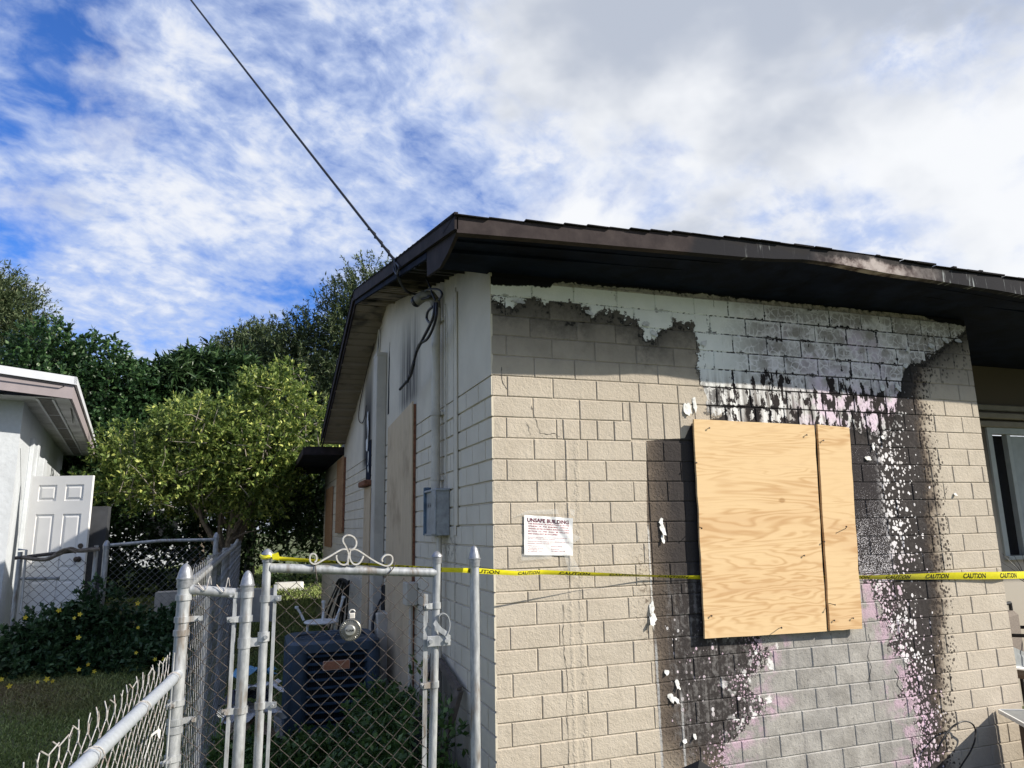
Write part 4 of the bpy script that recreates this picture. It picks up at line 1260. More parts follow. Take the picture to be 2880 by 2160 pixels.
def s_at(L):
    L = min(max(L, 0), cum[-1] - 1e-4); i = max(k for k in range(len(cum) - 1) if cum[k] <= L)
    return i + (L - cum[i]) / (cum[i + 1] - cum[i])
CVS, CFS = text_mesh('CAUTION', 1.0, bold=.025); cw = max(x for x, y in CVS)
L19 = cum[18]
for k in range(-16, 6):
    L0 = L19 - .085 + k * .335 - .04
    if L0 < .02 or L0 > cum[-1] - .25: continue
    mb = MB(); mb.add([tape_pt(s_at(L0 + x / cw * .205), (y - .36) / .36 * .66, .0012) for x, y in CVS], CFS); link('lettering', mb, TAPE_K, tp)
# the knot on the gate post
mb = MB(); mb.tube([(-1.14 + .026 * cos(a * .5), -.45 + .026 * sin(a * .5), 1.545 + .004 * sin(a * 1.3)) for a in range(14)], .0085, 6); mb.add([(-1.125, -.48, 1.552), (-1.10, -.482, 1.562), (-1.092, -.48, 1.540), (-1.12, -.478, 1.532)], [(0, 1, 2, 3)])
link('knot', mb, TAPE_Y, tp, True)


# ------------------------------------------------------------------ chain-link fencing
def bullet_cap(mb, c, r):
    mb.lathe([(r + .004, -.035), (r + .005, -.004), (r + .008, -.003), (r + .008, .002), (r + .005, .004), (r + .003, .016), (r * .95, .030), (r * .72, .045), (r * .40, .055), (.003, .059)], c, 14)
def dome_cap(mb, c, r):
    mb.lathe([(r + .003, -.03), (r + .004, -.002), (r + .008, 0), (r + .007, .006), (r * .75, .019), (.003, .025)], c, 14)

def chain(mb, base0, base1, z0, z1, pitch=.068, r=.0016, twist_top=0.0, seed=1, n=4, sag=0.0, slack=0.0, over=0.0):
    """woven fabric between two plan points"""
    a, b = Vector((base0[0], base0[1], 0)), Vector((base1[0], base1[1], 0))
    L = (b - a).length; u = (b - a).normalized(); nrm = Vector((-u.y, u.x, 0))
    nw = int(L / (pitch / 2)); nz = int((z1 - z0) / (pitch / 2)); rr = random.Random(seed)
    f0 = z0 if callable(z0) else (lambda s: z0)
    for j in range(nw):
        pts = []
        for k in range(nz + 1):
            right = (j + k) % 2
            s = j * pitch / 2 + (pitch * (.5 + over) if right else -pitch * over)
            z = z1 - k * pitch / 2 - sag * sin(pi * s / L)
            w_ = slack * (sin(j * .37 + k * .21) + sin(k * .5 + j * .11)) * .5
            c = a + u * s + nrm * ((.0025 if right else -.0025) + w_)
            sgn = 1 if right else -1
            # the wires hook round each other: short upright at each crossing
            pts.append(c + Vector((0, 0, z + .0035)) - u * (sgn * .0012)); pts.append(c + Vector((0, 0, z - .0035)) - u * (sgn * .0012))
        if twist_top:
            p0 = pts[0]; d = u * (.010 if j % 2 else -.010)
            pts = [p0 + Vector((0, 0, twist_top)) + d * (1.4 + rr.random()) + nrm * rr.uniform(-.012, .012), p0 + Vector((0, 0, twist_top * .5)) - d * .3] + pts
        mb.tube(pts, r, n, cap=False)

def band(mb, c, r, toward, ln=.05, h=.022):
    """flat steel band round a post with an ear towards a direction"""
    mb.lathe([(r + .004, -h / 2), (r + .005, -h / 2), (r + .005, h / 2), (r + .004, h / 2)], c, 14)
    t = Vector((toward[0], toward[1], 0)).normalized(); nn = Vector((-t.y, t.x, 0)); c = Vector(c)
    for sg in (-.006, .006):
        q = [c + t * (r) + nn * sg + Vector((0, 0, -h / 2)), c + t * (r + ln) + nn * sg + Vector((0, 0, -h / 2 * .8)), c + t * (r + ln) + nn * sg + Vector((0, 0, h / 2 * .8)), c + t * r + nn * sg + Vector((0, 0, h / 2))]
        mb.prism(q, nn * .003)
    e = c + t * (r + ln * .75); mb.tube([e - nn * .018, e + nn * .018], .0065, 8)

GX = -1.452; GY = -.45
F1END = 8.3
# side fence running back between the two yards, with the terminal post it starts from
f1 = thing('chain_link_fence', 'grey chain-link fence running back between the two yards from the near corner post', 'fence', (GX, GY, 0))
mb = MB(); mb.tube([(GX, GY, -.1), (GX, GY, 1.46)], .0255, 16); p_ = link('terminal_post', mb, GALV, f1, True)
mb = MB(); bullet_cap(mb, (GX, GY, 1.468), .0255); link('post_cap', mb, CAPM, p_, True)
for z, tw in ((1.395, (0, 1)), (1.31, (1, .15)), (1.26, (0, 1)), (.93, (1, .15)), (.90, (0, 1)), (.62, (0, 1)), (1.00, (-.3, -1)), (.80, (-.3, -1)), (.5, (1, .15))):
    mb = MB(); band(mb, (GX, GY, z), .0255, tw); link('tension_band', mb, GALV, p_, True)
mb = MB(); mb.tube([(GX + .005, GY + .03, 1.435), (GX + .012, 2.0, 1.452), (GX + .03, 5, 1.49), (GX - .02, F1END, 1.52)], .0205, 12); link('top_rail', mb, GALV, f1, True)
mb = MB(); mb.tube([(GX + .003, GY + .045, .05), (GX + .003, GY + .045, 1.43)], .0085, 8); link('tension_bar', mb, GALV, f1, True)
for y in (1.55, 3.75, 5.9, F1END):
    mb = MB(); mb.tube([(GX - .015, y, 0), (GX - .015, y, 1.50)], .024, 12); link('line_post', mb, GALV, f1, True)
mb = MB(); chain(mb, (GX + .022, GY + .05), (GX + .035, F1END), .03, 1.49, .125, .0014, .02, 3, 3); tag(link('chain_link_mesh', mb, WIRE_GREY, f1), kind='stuff')

# low fence from the same post towards the camera
LX, LY = -1.643, -2.6
f2 = thing('low_chain_link_fence', 'low chain-link fence with bright rail and frayed pale mesh in the left foreground', 'fence', (LX, LY, 0))
d2_ = Vector((LX - GX, LY - GY, 0)).normalized()
mb = MB(); mb.tube([(GX + d2_.x * .02, GY + d2_.y * .02, 1.105), (LX, LY, 1.105)], .0200, 14); link('top_rail', mb, simple('bright_pipe', (.44, .475, .52), .42, .08, 60, metal=.3), f2, True)
mb = MB(); chain(mb, (GX - .03 + d2_.x * .03, GY + d2_.y * .03), (LX - .03, LY), .05, 1.150, .070, .0016, .036, 9, 5, slack=.007, over=.14); tag(link('chain_link_mesh', mb, WIRE_PALE, f2, True), kind='stuff')
mb = MB(); mb.tube([(GX - .018, GY - .03, .1), (GX - .018, GY - .03, 1.19)], .0045, 6); link('tension_bar', mb, GALV, f2)
for s_ in (.10, .58, 1.08, 1.6):
    c = Vector((GX, GY, 1.105)) + d2_ * s_; mb = MB()
    mb.tube([c + Vector((0, 0, 0)) + (Vector((-d2_.y, d2_.x, 0)) * cos(a * pi / 6) + Vector((0, 0, 1)) * sin(a * pi / 6)) * (.0225 + .006 * (a > 12)) + d2_ * (.003 * a - .02) for a in range(16)], .0018, 5); link('tie_wire', mb, WIRE_PALE, f2)
mb = MB(); mb.tube([(LX, LY, 0), (LX, LY, 1.1)], .022, 12); link('line_post', mb, GALV, f2, True)
# scrap of white plastic caught in the mesh
mb = MB(); sp_ = [on(0, -1.485, *q) for q in ((341, 1578), (334, 1583), (326, 1590), (322, 1606), (317, 1622), (313, 1634))]
mb.strip(sp_, (.0, .030, .004), .0015); mb.strip([sp_[0], sp_[0] + Vector((0, .02, -.012)), sp_[0] + Vector((.004, .045, -.025))], (0, .004, .028), .0015)
tag(link('plastic_scrap', mb, WHITE_PL, loc=sp_[2]), 'white plastic scrap caught in the low foreground fence mesh', 'plastic scrap')

# short panel between the corner post and the gate post
PX2 = -1.2145
f3 = thing('fence_panel', 'short chain-link panel with sagging rail between corner post and gate post', 'fence', (-1.33, GY, 0))
mb = MB(); mb.tube([(GX + .02, GY, 1.425), (PX2 - .045, GY, 1.402)], .0195, 12); link('top_rail', mb, GALV, f3, True)
mb = MB(); mb.box((PX2 - .052, GY - .006, .05), (PX2 - .036, GY - .001, 1.42), bev=.001); link('tension_bar', mb, GALV, f3)
mb = MB(); chain(mb, (GX + .02, GY), (PX2 - .03, GY), .03, 1.40, .064, .0014, .0, 5, 4, slack=.006); tag(link('chain_link_mesh', mb, WIRE_RUST, f3), kind='stuff')
mb = MB()
for c in ((GX + .08, 1.43), (GX + .15, 1.42)): mb.tube(spline([(c[0] - .03, GY - .02, c[1] + .02), (c[0], GY - .024, c[1] - .01), (c[0] + .012, GY - .01, c[1] + .045), (c[0] + .02, GY, c[1] + .01)], 5), .0018, 5)
link('tie_wire', mb, WIRE_PALE, f3)

# gate post, gate and latch post
gp = thing('gate_post', 'grey steel gate hinge post with pointed cap, left of the gate', 'fence post', (PX2, GY, 0), 'steel gate posts')
mb = MB(); mb.tube([(PX2, GY, -.1), (PX2, GY, 1.425)], .0225, 16); link('pole', mb, GALV, gp, True)
mb = MB(); bullet_cap(mb, (PX2, GY, 1.432), .0225); link('post_cap', mb, CAPM, gp, True)
for z, tw in ((1.395, (-1, 0)), (1.30, (-1, -.2)), (.95, (-1, -.2)), (.55, (-1, 0))):
    mb = MB(); band(mb, (PX2, GY, z), .0225, tw, .05, .024); link('tension_band', mb, GALV, gp, True)
lp = thing('gate_post', 'single grey steel post with pointed cap near the house corner', 'fence post', (-.237, GY, 0), 'steel gate posts')
mb = MB(); mb.tube([(-.237, GY, -.1), (-.237, GY, 1.50)], .0215, 16); link('pole', mb, GALV, lp, True)
mb = MB(); bullet_cap(mb, (-.237, GY, 1.508), .0215); link('post_cap', mb, CAPM, lp, True)

SX0, SX1 = -1.141, -.413
gate = thing('garden_gate', 'chain-link gate with scrolled iron ornament and round metal dial', 'gate', (SX0, GY, 0))
mb = MB(); mb.tube([(SX0, GY, .08), (SX0, GY, 1.545)], .0175, 14); st1 = link('stile', mb, GALV, gate, True)
mb = MB(); dome_cap(mb, (SX0, GY, 1.552), .0175); link('post_cap', mb, CAPM, st1, True)
mb = MB(); mb.tube([(SX1 - .03, GY, .08), (SX1, GY, 1.515)], .0175, 14); st2 = link('stile', mb, GALV, gate, True)
mb = MB(); dome_cap(mb, (SX1, GY, 1.522), .0175); link('post_cap', mb, CAPM, st2, True)
mb = MB(); mb.tube([(SX0 + .012, GY, 1.498), (SX1 - .005, GY, 1.452)], .0195, 14); link('top_rail', mb, GALV, gate, True)
mb = MB(); mb.tube([(SX0, GY, .11), (SX1 - .03, GY, .09)], .0175, 12); link('bottom_rail', mb, GALV, gate, True)
mb = MB(); mb.box((SX0 + .030, GY - .012, .14), (SX0 + .044, GY - .007, 1.43), bev=.001); link('tension_bar', mb, GALV, gate)
mb = MB(); q = [(SX1 - .066, GY - .01, .12), (SX1 - .048, GY - .01, .12), (SX1 - .042, GY - .01, 1.36), (SX1 - .062, GY - .01, 1.365)]; mb.prism(q, (0, .005, 0)); link('tension_bar', mb, GALV, gate)
mb = MB(); chain(mb, (SX0 + .045, GY - .008), (SX1 - .02, GY - .008), .13, 1.44, .076, .0014, .0, 12, 5, sag=.012, slack=.004)
tag(link('chain_link_mesh', mb, WIRE_RUST, gate, True), kind='stuff')
for z, x, tw in ((1.375, SX0, (1, -.3)), (.96, SX0, (1, -.3)), (.55, SX0, (1, -.3)), (1.31, SX1 - .004, (-1, -.25)), (.98, SX1 - .012, (-1, -.25)), (.55, SX1 - .02, (-1, -.25))):
    mb = MB(); band(mb, (x, GY, z), .0175, tw, .045, .026); link('tension_band', mb, GALV, gate, True)
for z in (1.225, .42):
    mb = MB(); mb.tube([(SX0, GY, z - .018), (SX0, GY, z + .018)], .024, 14); mb.box((PX2 + .01, GY - .012, z - .035), (SX0 - .01, GY + .008, z - .003)); mb.tube([(PX2, GY, z - .04), (PX2, GY, z - .0)], .0265, 14)
    mb.tube([(SX0 + .008, GY - .036, z), (SX0 + .008, GY - .01, z)], .008, 8); link('hinge', mb, GALV, gate, True)
mb = MB(); z = 1.235
mb.tube([(SX1 - .006, GY, z - .095), (SX1 - .004, GY, z - .055)], .0235, 14); mb.box((SX1 - .05, GY - .03, z - .095), (SX1 + .055, GY - .022, z - .050), bev=.002)
mb.tube([(SX1 - .035, GY - .042, z - .072), (SX1 - .035, GY - .02, z - .072)], .009, 8); mb.tube([(SX1 + .035, GY - .042, z - .072), (SX1 + .035, GY - .02, z - .072)], .009, 8)
mb.strip(spline([(SX1 - .018, GY - .03, z + .01), (SX1 + .005, GY - .034, z - .022), (SX1 + .035, GY - .036, z - .046), (SX1 + .05, GY - .036, z - .082)], 5), (.012, 0, .018), .004)
mb.strip([(SX1 + .020 + .030 * cos(a), GY - .034, z - .006 + .050 * sin(a)) for a in [(-1.0 + .25 * i) for i in range(14)]], (0, .018, 0), .004)
link('fork_latch', mb, GALV, gate, True)
# scroll ornament on the top rail
def px_scroll(px, py): return on(1, GY - .012, (780 + px / 4.7064) / 1.30198, (1500 + py / 4.7064) / 1.30198)
mb = MB(); wv = Vector((0, .026, 0))
for pl in ([(930, 420), (935, 330), (940, 265), (905, 175), (868, 105), (880, 50), (940, 22), (1010, 50), (1045, 115), (1030, 180), (985, 212), (945, 205)],
           [(955, 225), (1010, 212), (1060, 222), (1130, 265), (1250, 345), (1350, 400), (1440, 430), (1500, 405), (1522, 345), (1505, 295), (1455, 282), (1405, 305), (1382, 350), (1395, 372)],
           [(965, 232), (955, 290), (965, 350), (1000, 400), (1050, 410), (1095, 380), (1130, 320), (1135, 295)],
           [(935, 320), (930, 385), (890, 415), (840, 405), (800, 370), (780, 320), (785, 288)],
           [(915, 212), (860, 210), (790, 245), (700, 300), (600, 355), (520, 400), (470, 400), (435, 370), (432, 310), (450, 275), (490, 272), (518, 305), (515, 360), (490, 380)]):
    mb.strip(spline([px_scroll(*q) for q in pl], 5), wv, .006)
link('scroll_ornament', mb, SCROLL, gate, True)
mb = MB()
for x, dxx in ((-.947, .01), (-.607, -.045)): mb.tube(spline([(x, GY - .02, 1.505), (x + dxx * .2, GY - .026, 1.48), (x + dxx, GY - .022, 1.44), (x + dxx * .8, GY + .01, 1.45)], 5), .0024, 5)
link('tie_wire', mb, WIRE_RUST, gate)
# round dial hung in the mesh
MD = thing('metal_dial', 'round pewter-coloured metal dial with embossed boss hanging on the gate mesh', 'dial', (-.793, GY - .02, 1.232))
Mx = Matrix.Rotation(RAD(90), 3, 'X')
Mx = Matrix.Rotation(RAD(-14), 3, 'Z') @ Mx
PEW = simple('pewter', (.17, .165, .145), .42, .25, 60, metal=.55, spec=.5)
PEW2 = simple('worn_boss', (.34, .34, .32), .40, .15, 70, metal=.5)
mb = MB(); mb.lathe([(.0, -.004), (.041, -.004), (.0455, .0), (.0455, .006), (.042, .009), (.040, .006), (.022, .008)], (-.793, GY - .022, 1.232), 32, M=Mx); link('disc', mb, PEW, MD, True)
mb = MB(); mb.lathe([(.0225, .004), (.0225, .016), (.019, .020), (.0, .021)], (-.793, GY - .022, 1.232), 24, M=Mx); link('boss', mb, PEW2, MD, True)
mb = MB(); vs, fs = text_mesh('RUAM', .0125, 'CENTER', bold=.0003); mb.add([Mx @ Vector((x, y - .004, .0218)) + Vector((-.793, GY - .022, 1.232)) for x, y in vs], fs); link('lettering', mb, TAPE_K, MD)
mb = MB()
for k in range(28):
    a = 2 * pi * k / 28; c = Mx @ Vector((.034 * cos(a), .034 * sin(a), .008)) + Vector((-.793, GY - .022, 1.232)); e = Mx @ Vector((.039 * cos(a), .039 * sin(a), .008)) + Vector((-.793, GY - .022, 1.232)); mb.tube([c, e], .0011, 4)
link('tick_mark', mb, PEW2, MD)
mb = MB(); mb.box((-.80, GY - .022, 1.275), (-.775, GY - .010, 1.300), bev=.004); mb.tube([(-.787 + .012 * cos(a * .5), GY - .014, 1.303 + .010 * sin(a * .5)) for a in range(13)], .003, 6); link('hanger', mb, SCROLL, MD)


# ------------------------------------------------------------------ condenser and clutter beside the side wall
AX0, AX1, AY0, AY1, AZ0, AZ1 = -.915, -.160, 2.60, 3.30, .06, .755
ac = thing('air_conditioner', 'dark slate-blue condenser unit with bronze badge behind the gate', 'air conditioner', ((AX0 + AX1) / 2, 2.95, 0))
def rrect(x0, y0, x1, y1, r, n=6):
    P = []
    for cx, cy, a0 in ((x1 - r, y1 - r, 0), (x0 + r, y1 - r, 90), (x0 + r, y0 + r, 180), (x1 - r, y0 + r, 270)):
        P += [(cx + r * cos(RAD(a0 + 90 * i / n)), cy + r * sin(RAD(a0 + 90 * i / n))) for i in range(n + 1)]
    return P
mb = MB()
for z0, z1, e in ((AZ1 - .085, AZ1 - .02, 0.0), (AZ0, AZ0 + .05, 0.0)):
    o = rrect(AX0 - e, AY0 - e, AX1 + e, AY1 + e, .10); mb.prism([(x, y, z0) for x, y in o], (0, 0, z1 - z0))
o1 = rrect(AX0, AY0, AX1, AY1, .10); o2 = rrect(AX0 + .035, AY0 + .035, AX1 - .035, AY1 - .035, .08); n_ = len(o1)
mb.add([(x, y, AZ1 - .02) for x, y in o1] + [(x, y, AZ1) for x, y in o2], [(i, (i + 1) % n_, n_ + (i + 1) % n_, n_ + i) for i in range(n_)])
o3 = rrect(AX0 + .09, AY0 + .09, AX1 - .09, AY1 - .09, .2)
mb.add([(x, y, AZ1) for x, y in o2] + [(x, y, AZ1 - .006) for x, y in o3], [(i, (i + 1) % n_, n_ + (i + 1) % n_, n_ + i) for i in range(n_)])
for cx, cy in ((AX0, AY0), (AX1 - .13, AY0), (AX0, AY1 - .13), (AX1 - .13, AY1 - .13)):
    w = .17 if cx == AX0 and cy == AY0 else .13
    o = rrect(cx, cy, cx + w, cy + .13, .06); mb.prism([(x, y, AZ0) for x, y in o], (0, 0, AZ1 - AZ0 - .08))
link('cabinet', mb, AC_DARK, ac)
mb = MB(); mb.box((AX0 + .05, AY0 + .05, AZ0), (AX1 - .05, AY1 - .05, AZ1 - .06)); link('coil', mb, DARK, ac)
for k in range(9):
    z = AZ0 + .075 + k * .062
    mb = MB(); mb.prism([(AX0 + .16, AY0 + .012, z), (AX0 + .16, AY0 + .038, z + .012), (AX0 + .16, AY0 + .034, z + .02), (AX0 + .16, AY0 + .008, z + .008)], (AX1 - AX0 - .28, 0, 0)); link('louvre', mb, AC_DARK, ac)
mb = MB()
for i in range(26):
    x = AX0 + .17 + i * .0172; mb.box((x, AY0 + .036, AZ0 + .05), (x + .003, AY0 + .040, AZ1 - .09))
for i in range(20):
    y = AY0 + .16 + i * .021; mb.box((AX0 + .025, y, AZ0 + .05), (AX0 + .03, y + .004, AZ1 - .09))
tag(link('wire_guard', mb, AC_GRILL, ac), kind='stuff')
mb = MB(); cxx, cyy = (AX0 + AX1) / 2, 2.95
for r_ in (.06, .10, .14, .18, .22, .26): mb.tube([(cxx + r_ * cos(a * pi / 16), cyy + r_ * sin(a * pi / 16), AZ1 - .004 + .012 * (1 - r_ / .28)) for a in range(32)], .003, 5, closed=True)
for a in range(8): mb.tube([(cxx + .05 * cos(a * pi / 4), cyy + .05 * sin(a * pi / 4), AZ1 + .008), (cxx + .27 * cos(a * pi / 4), cyy + .27 * sin(a * pi / 4), AZ1 - .004)], .004, 5)
mb.lathe([(.055, 0), (.05, .012), (.0, .014)], (cxx, cyy, AZ1 + .004), 16); link('fan_guard', mb, AC_DARK, ac)
b0, b1 = on(1, AY0 - .002, 697, 1449), on(1, AY0 - .002, 756, 1424)
mb = MB(); o = rrect(b0.x, b0.z, b1.x, b1.z, .008, 3); mb.prism([(x, AY0 - .004, z) for x, z in o], (0, .010, 0)); bd_ = link('badge', mb, BADGE_RIM, ac)
mb = MB(); o = rrect(b0.x + .005, b0.z + .005, b1.x - .005, b1.z - .005, .006, 3); mb.prism([(x, AY0 - .006, z) for x, z in o], (0, .004, 0)); link('badge_face', mb, BADGE, bd_)
mb = MB(); mb.box((AX0 - .06, AY0 - .06, -.02), (AX1 + .06, AY1 + .06, .058), bev=.01); link('pad', mb, simple('concrete_pad', (.22, .215, .20), .9, .2, 20), ac)

# white patio chair behind the condenser
ch = thing('patio_chair', 'worn white patio chair upturned behind the condenser', 'chair', (-.5, 4.4, .05))
P_ = lambda x, y, Z=7.45: at(x, y, Z)
mb = MB()
c = P_(694, 1343); mb.lathe([(.0, -.012), (.17, -.012), (.18, 0), (.17, .012), (.0, .012)], c, 20); link('seat', mb, WHITE_PL, ch, True)
for a, b in (((656, 1340), (641, 1312)), ((697, 1342), (699, 1300)), ((726, 1338), (742, 1290))):
    mb = MB(); A2, B2 = P_(*a), P_(*b); mb.tube([A2, A2.lerp(B2, .6) + Vector((.005, 0, 0)), B2], [.014, .012, .013], 8); mb.lathe([(.0, -.015), (.02, -.01), (.02, .01), (.0, .015)], B2, 8); link('leg', mb, WHITE_PL, ch, True)
for dx_ in (-.13, .14):
    mb = MB(); mb.tube([c + Vector((dx_, .05, -.01)), Vector((c.x + dx_ * 1.3, c.y + .1, .05))], .012, 8); link('leg', mb, WHITE_PL, ch, True)
# folded blackened frame leaning on the wall behind the chair
t = thing('folded_frame', 'burnt black folded metal frame leaning on the side wall behind the chair', 'metal frame', (-.2, 5.4, 0))
mb = MB()
for k in range(7):
    a = on(0, -.15, 733 + k * 3.5, 1254 + (k % 3) * 3); b = on(0, -.12, 690 + k * 9, 1345); b.z = max(.1, b.z - .5)
    mb.tube(spline([a, a.lerp(b, .5) + Vector((0, .1 * (k % 2), .0)), b], 4), .011 + .006 * (k % 2), 6)
mb.tube(spline([on(0, -.15, 727, 1262), on(0, -.16, 735, 1252), on(0, -.16, 748, 1256), on(0, -.15, 752, 1266)], 4), .02, 6)
link('tube_frame', mb, CAP_BLACK, t)

# heap of rubbish left of the condenser
def crumpled(name, label, c, w, d, h, mat, seed, group='rubbish beside the condenser'):
    r = random.Random(seed); mb = MB(); n = 7; ph = [r.uniform(0, 6) for _ in range(6)]
    def fn(u, v):
        z = h * (.55 + .45 * sin(u * 5 + ph[0]) * cos(v * 4 + ph[1])) * (1 - (2 * u - 1) ** 4) + .25 * h * sin(u * 13 + ph[2] + v * 9)
        return (c[0] + (u - .5) * w + .1 * w * sin(v * 6 + ph[3]), c[1] + (v - .5) * d + .1 * d * sin(u * 7 + ph[4]), c[2] + z)
    mb.grid(fn, 10, 8)
    return tag(link(name, mb, mat, loc=c), label, 'rubbish', group)
JX, JY = -1.16, 2.35
for i, (dx_, dy_, z, w, d, h, mt, nm, lb) in enumerate((
        (0, 0, .02, .34, .5, .16, 1, 'black_bag', 'black plastic bag at the bottom of the rubbish heap'),
        (-.02, -.02, .18, .34, .4, .09, 3, 'brown_cloth', 'brown rag in the middle of the rubbish heap'),
        (.02, .02, .29, .38, .36, .07, 0, 'pale_sheet', 'pale crumpled sheet lying over the brown rag'),
        (-.04, .05, .40, .33, .34, .08, 1, 'dark_sheet', 'dark shiny crumpled sheet near the top of the heap'),
        (.04, -.02, .48, .30, .3, .06, 0, 'white_wrapper', 'torn white wrapper beneath the blue sheet'),
        (0, .12, .56, .30, .26, .07, 2, 'blue_sheet', 'blue plastic sheet on top of the rubbish heap'),
        (-.13, -.1, .30, .14, .16, .10, 0, 'paper_scrap', 'white paper scrap at the left edge of the heap'))):
    crumpled(nm, lb, (JX + dx_, JY + dy_, z), w, d, h, RUBBISH[mt], 40 + i)
t = thing('litter_sheet', 'striped white and blue packet lying in the weeds before the condenser', 'packet', on(2, .16, 760, 1490))
c = on(2, .20, 775, 1478); mb = MB()
mb.grid(lambda u, v: c + Vector(((u - .5) * .30 + (v - .5) * .10, (v - .5) * .12 + (u - .5) * .10, .02 * sin(u * 6) + .05 * u)), 6, 3); link('wrapper', mb, WHITE_PL, t)
mb = MB(); mb.grid(lambda u, v: c + Vector(((u - .5) * .28 + (v - .5) * .03, (v - .5) * .03 + (u - .5) * .10 - .01, .024 + .02 * sin(u * 6) + .05 * u)), 6, 1); link('blue_band', mb, RUBBISH[2], t)
# screen frame leaning against the wall by the corner
t = thing('leaning_frame', 'grey-brown wooden screen frame leaning on the side wall beside the latch post', 'frame', (-.2, .6, 0))
TLp, TRp = on(0, -.045, 938, 1412), on(0, -.045, 992, 1492); BLp, BRp = Vector((-.30, TLp.y + .05, 0)), Vector((-.26, TRp.y + .03, 0))
mb = MB()
for a, b in ((TLp, TRp), (TRp, BRp), (TLp, BLp), (BLp, BRp)): mb.strip([a, b], (.03, .012, 0), .04)
link('frame_bars', mb, FRAME_G, t)
mb = MB(); mb.add([TLp, TRp, BRp, BLp], [(0, 1, 2, 3)]); 
SCR = Mat('insect_screen'); SCR = SCR.out((.02, .02, .02), .8, alpha=.55); link('screen', mb, SCR, t)

# white lid lying in the back grass, seen over the gate
t = on(2, .25, 625, 1262)
mb = MB(); o = rrect(-.36, -.2, .36, .2, .09, 4); mb.prism([(t.x + x, t.y + y, ground_z(t.x, t.y)) for x, y in o], (0, 0, .20)); tag(link('white_tub', mb, WHITE_PL, loc=(t.x, t.y, .1)), 'white plastic tub standing in the bright back lawn', 'tub')

# ------------------------------------------------------------------ bottom right: furniture by the recessed wall
t = thing('side_table', 'dark red low table with white-edged grey top touching the wall', 'table', (3.6, -.4, 0))
A0 = Vector((3.478, -.022, .392)); e1 = Vector((-.19, -.29, .01)).normalized(); e2 = Vector((.83, -.55, .03)).normalized()
def slab(mb, o, L1, L2, h): mb.prism([o, o + e1 * L1, o + e1 * L1 + e2 * L2, o + e2 * L2], (0, 0, h))
mb = MB(); slab(mb, A0, .62, .95, .018); link('top', mb, TABLE_TOP, t)
mb = MB(); mb.strip([A0 + e2 * .005 + Vector((0, 0, .009)) - e2 * .012, A0 + e1 * .62 + Vector((0, 0, .009)) - e2 * .008], (0, 0, .024), .012); mb.strip([A0 + e2 * .0 - e1 * .008 + Vector((0, 0, .009)), A0 + e2 * .95 - e1 * .008 + Vector((0, 0, .009))], (0, 0, .024), .012); link('edging', mb, EDGE_W, t)
o_ = A0 + e1 * .06 + e2 * .075; mb = MB(); slab(mb, Vector((o_.x, o_.y, -.02)), .52, .8, .40); link('side_panel', mb, TABLE_RED, t)
def iron_chair(label, cx, cy, z0, rot, seed):
    t = thing('iron_chair', label, 'chair', (cx, cy, z0), 'black patio chairs by the recessed wall', rot)
    mb = MB()
    for k, rr_ in enumerate((.20, .15)): mb.tube([(rr_ * cos(a * pi / 16), -.02, .62 + .16 * sin(a * pi / 16) * (1.0 if k == 0 else .8)) for a in range(32)], .014, 6, closed=True)
    mb.tube([(-.28, 0, 0), (-.27, 0, .85)], .014, 6); mb.tube([(.28, 0, 0), (.27, 0, .85)], .014, 6); mb.tube([(-.27, 0, .85), (.27, 0, .85)], .014, 6); mb.tube([(-.27, 0, .48), (.27, 0, .48)], .012, 6)
    link('back_frame', mb, BLACK_IRON, t, True, local=True)
    mb = MB(); mb.tube([(-.28, 0, .66), (-.30, -.25, .68), (-.30, -.45, .62), (-.29, -.46, 0)], .014, 6); mb.tube([(.28, 0, .66), (.30, -.25, .68), (.30, -.45, .62), (.29, -.46, 0)], .014, 6); link('arm', mb, BLACK_IRON, t, True, local=True)
    mb = MB(); mb.box((-.26, -.46, .36), (.26, 0, .46), bev=.03); link('cushion', mb, CUSHION, t, local=True)
    mb = MB(); mb.box((-.22, -.07, .46), (.22, .03, .80), bev=.03); link('back_cushion', mb, CUSHION, t, local=True)
    return t
iron_chair('black iron patio chair with ringed back and taupe cushion nearest the wall end', 4.35, .55, .12, RAD(20), 1)
iron_chair('second black iron patio chair standing behind the first, against the window wall', 5.3, .75, .10, RAD(-8), 2)
t = thing('patio_floor', 'red brick patio by the recessed wall', 'patio', (4.2, .2, 0)); tag(t, kind='structure')
for i in range(9):
    for j in range(14):
        mb = MB(); x = 3.75 + j * .21 + (.1 if i % 2 else 0); y = -.35 + i * .105
        mb.box((x, y, 0), (x + .2, y + .096, .04), bev=.006); link('brick', mb, BRICK, t)
t = thing('grey_panel', 'grey panel with white edge lying against the patio chair', 'panel', (4.0, .1, .1))
a, b, c_, d_ = at(2176, 1392, 5.0), at(2176, 1440, 4.9), at(2250, 1450, 5.2), at(2250, 1425, 5.4)
mb = MB(); mb.prism([a, b, c_, d_], (.01, .02, .0)); link('sheet', mb, TABLE_TOP, t)
mb = MB(); mb.tube([b, c_], .012, 6); link('edge', mb, EDGE_W, t)
t = thing('spiky_plant', 'thin dark spiky plant by the window wall above the tape', 'plant', on(1, .9, 2212, 1300))
mb = MB(); o = on(1, .9, 2222, 1262)
for k in range(7):
    a = RAD(95 + k * 11); e = o + Vector((cos(a) * .30, .05 * (k % 3), sin(a) * .30)); m_ = o.lerp(e, .5) + Vector((0, 0, .02))
    mb.tube([o, m_, e], [.0035, .003, .001], 4)
link('leaves', mb, BLACK_IRON, t)
t = thing('loop_cable', 'thin dark looped cable hanging by the wall foot near the table', 'cable', on(1, -.05, 2060, 1659))
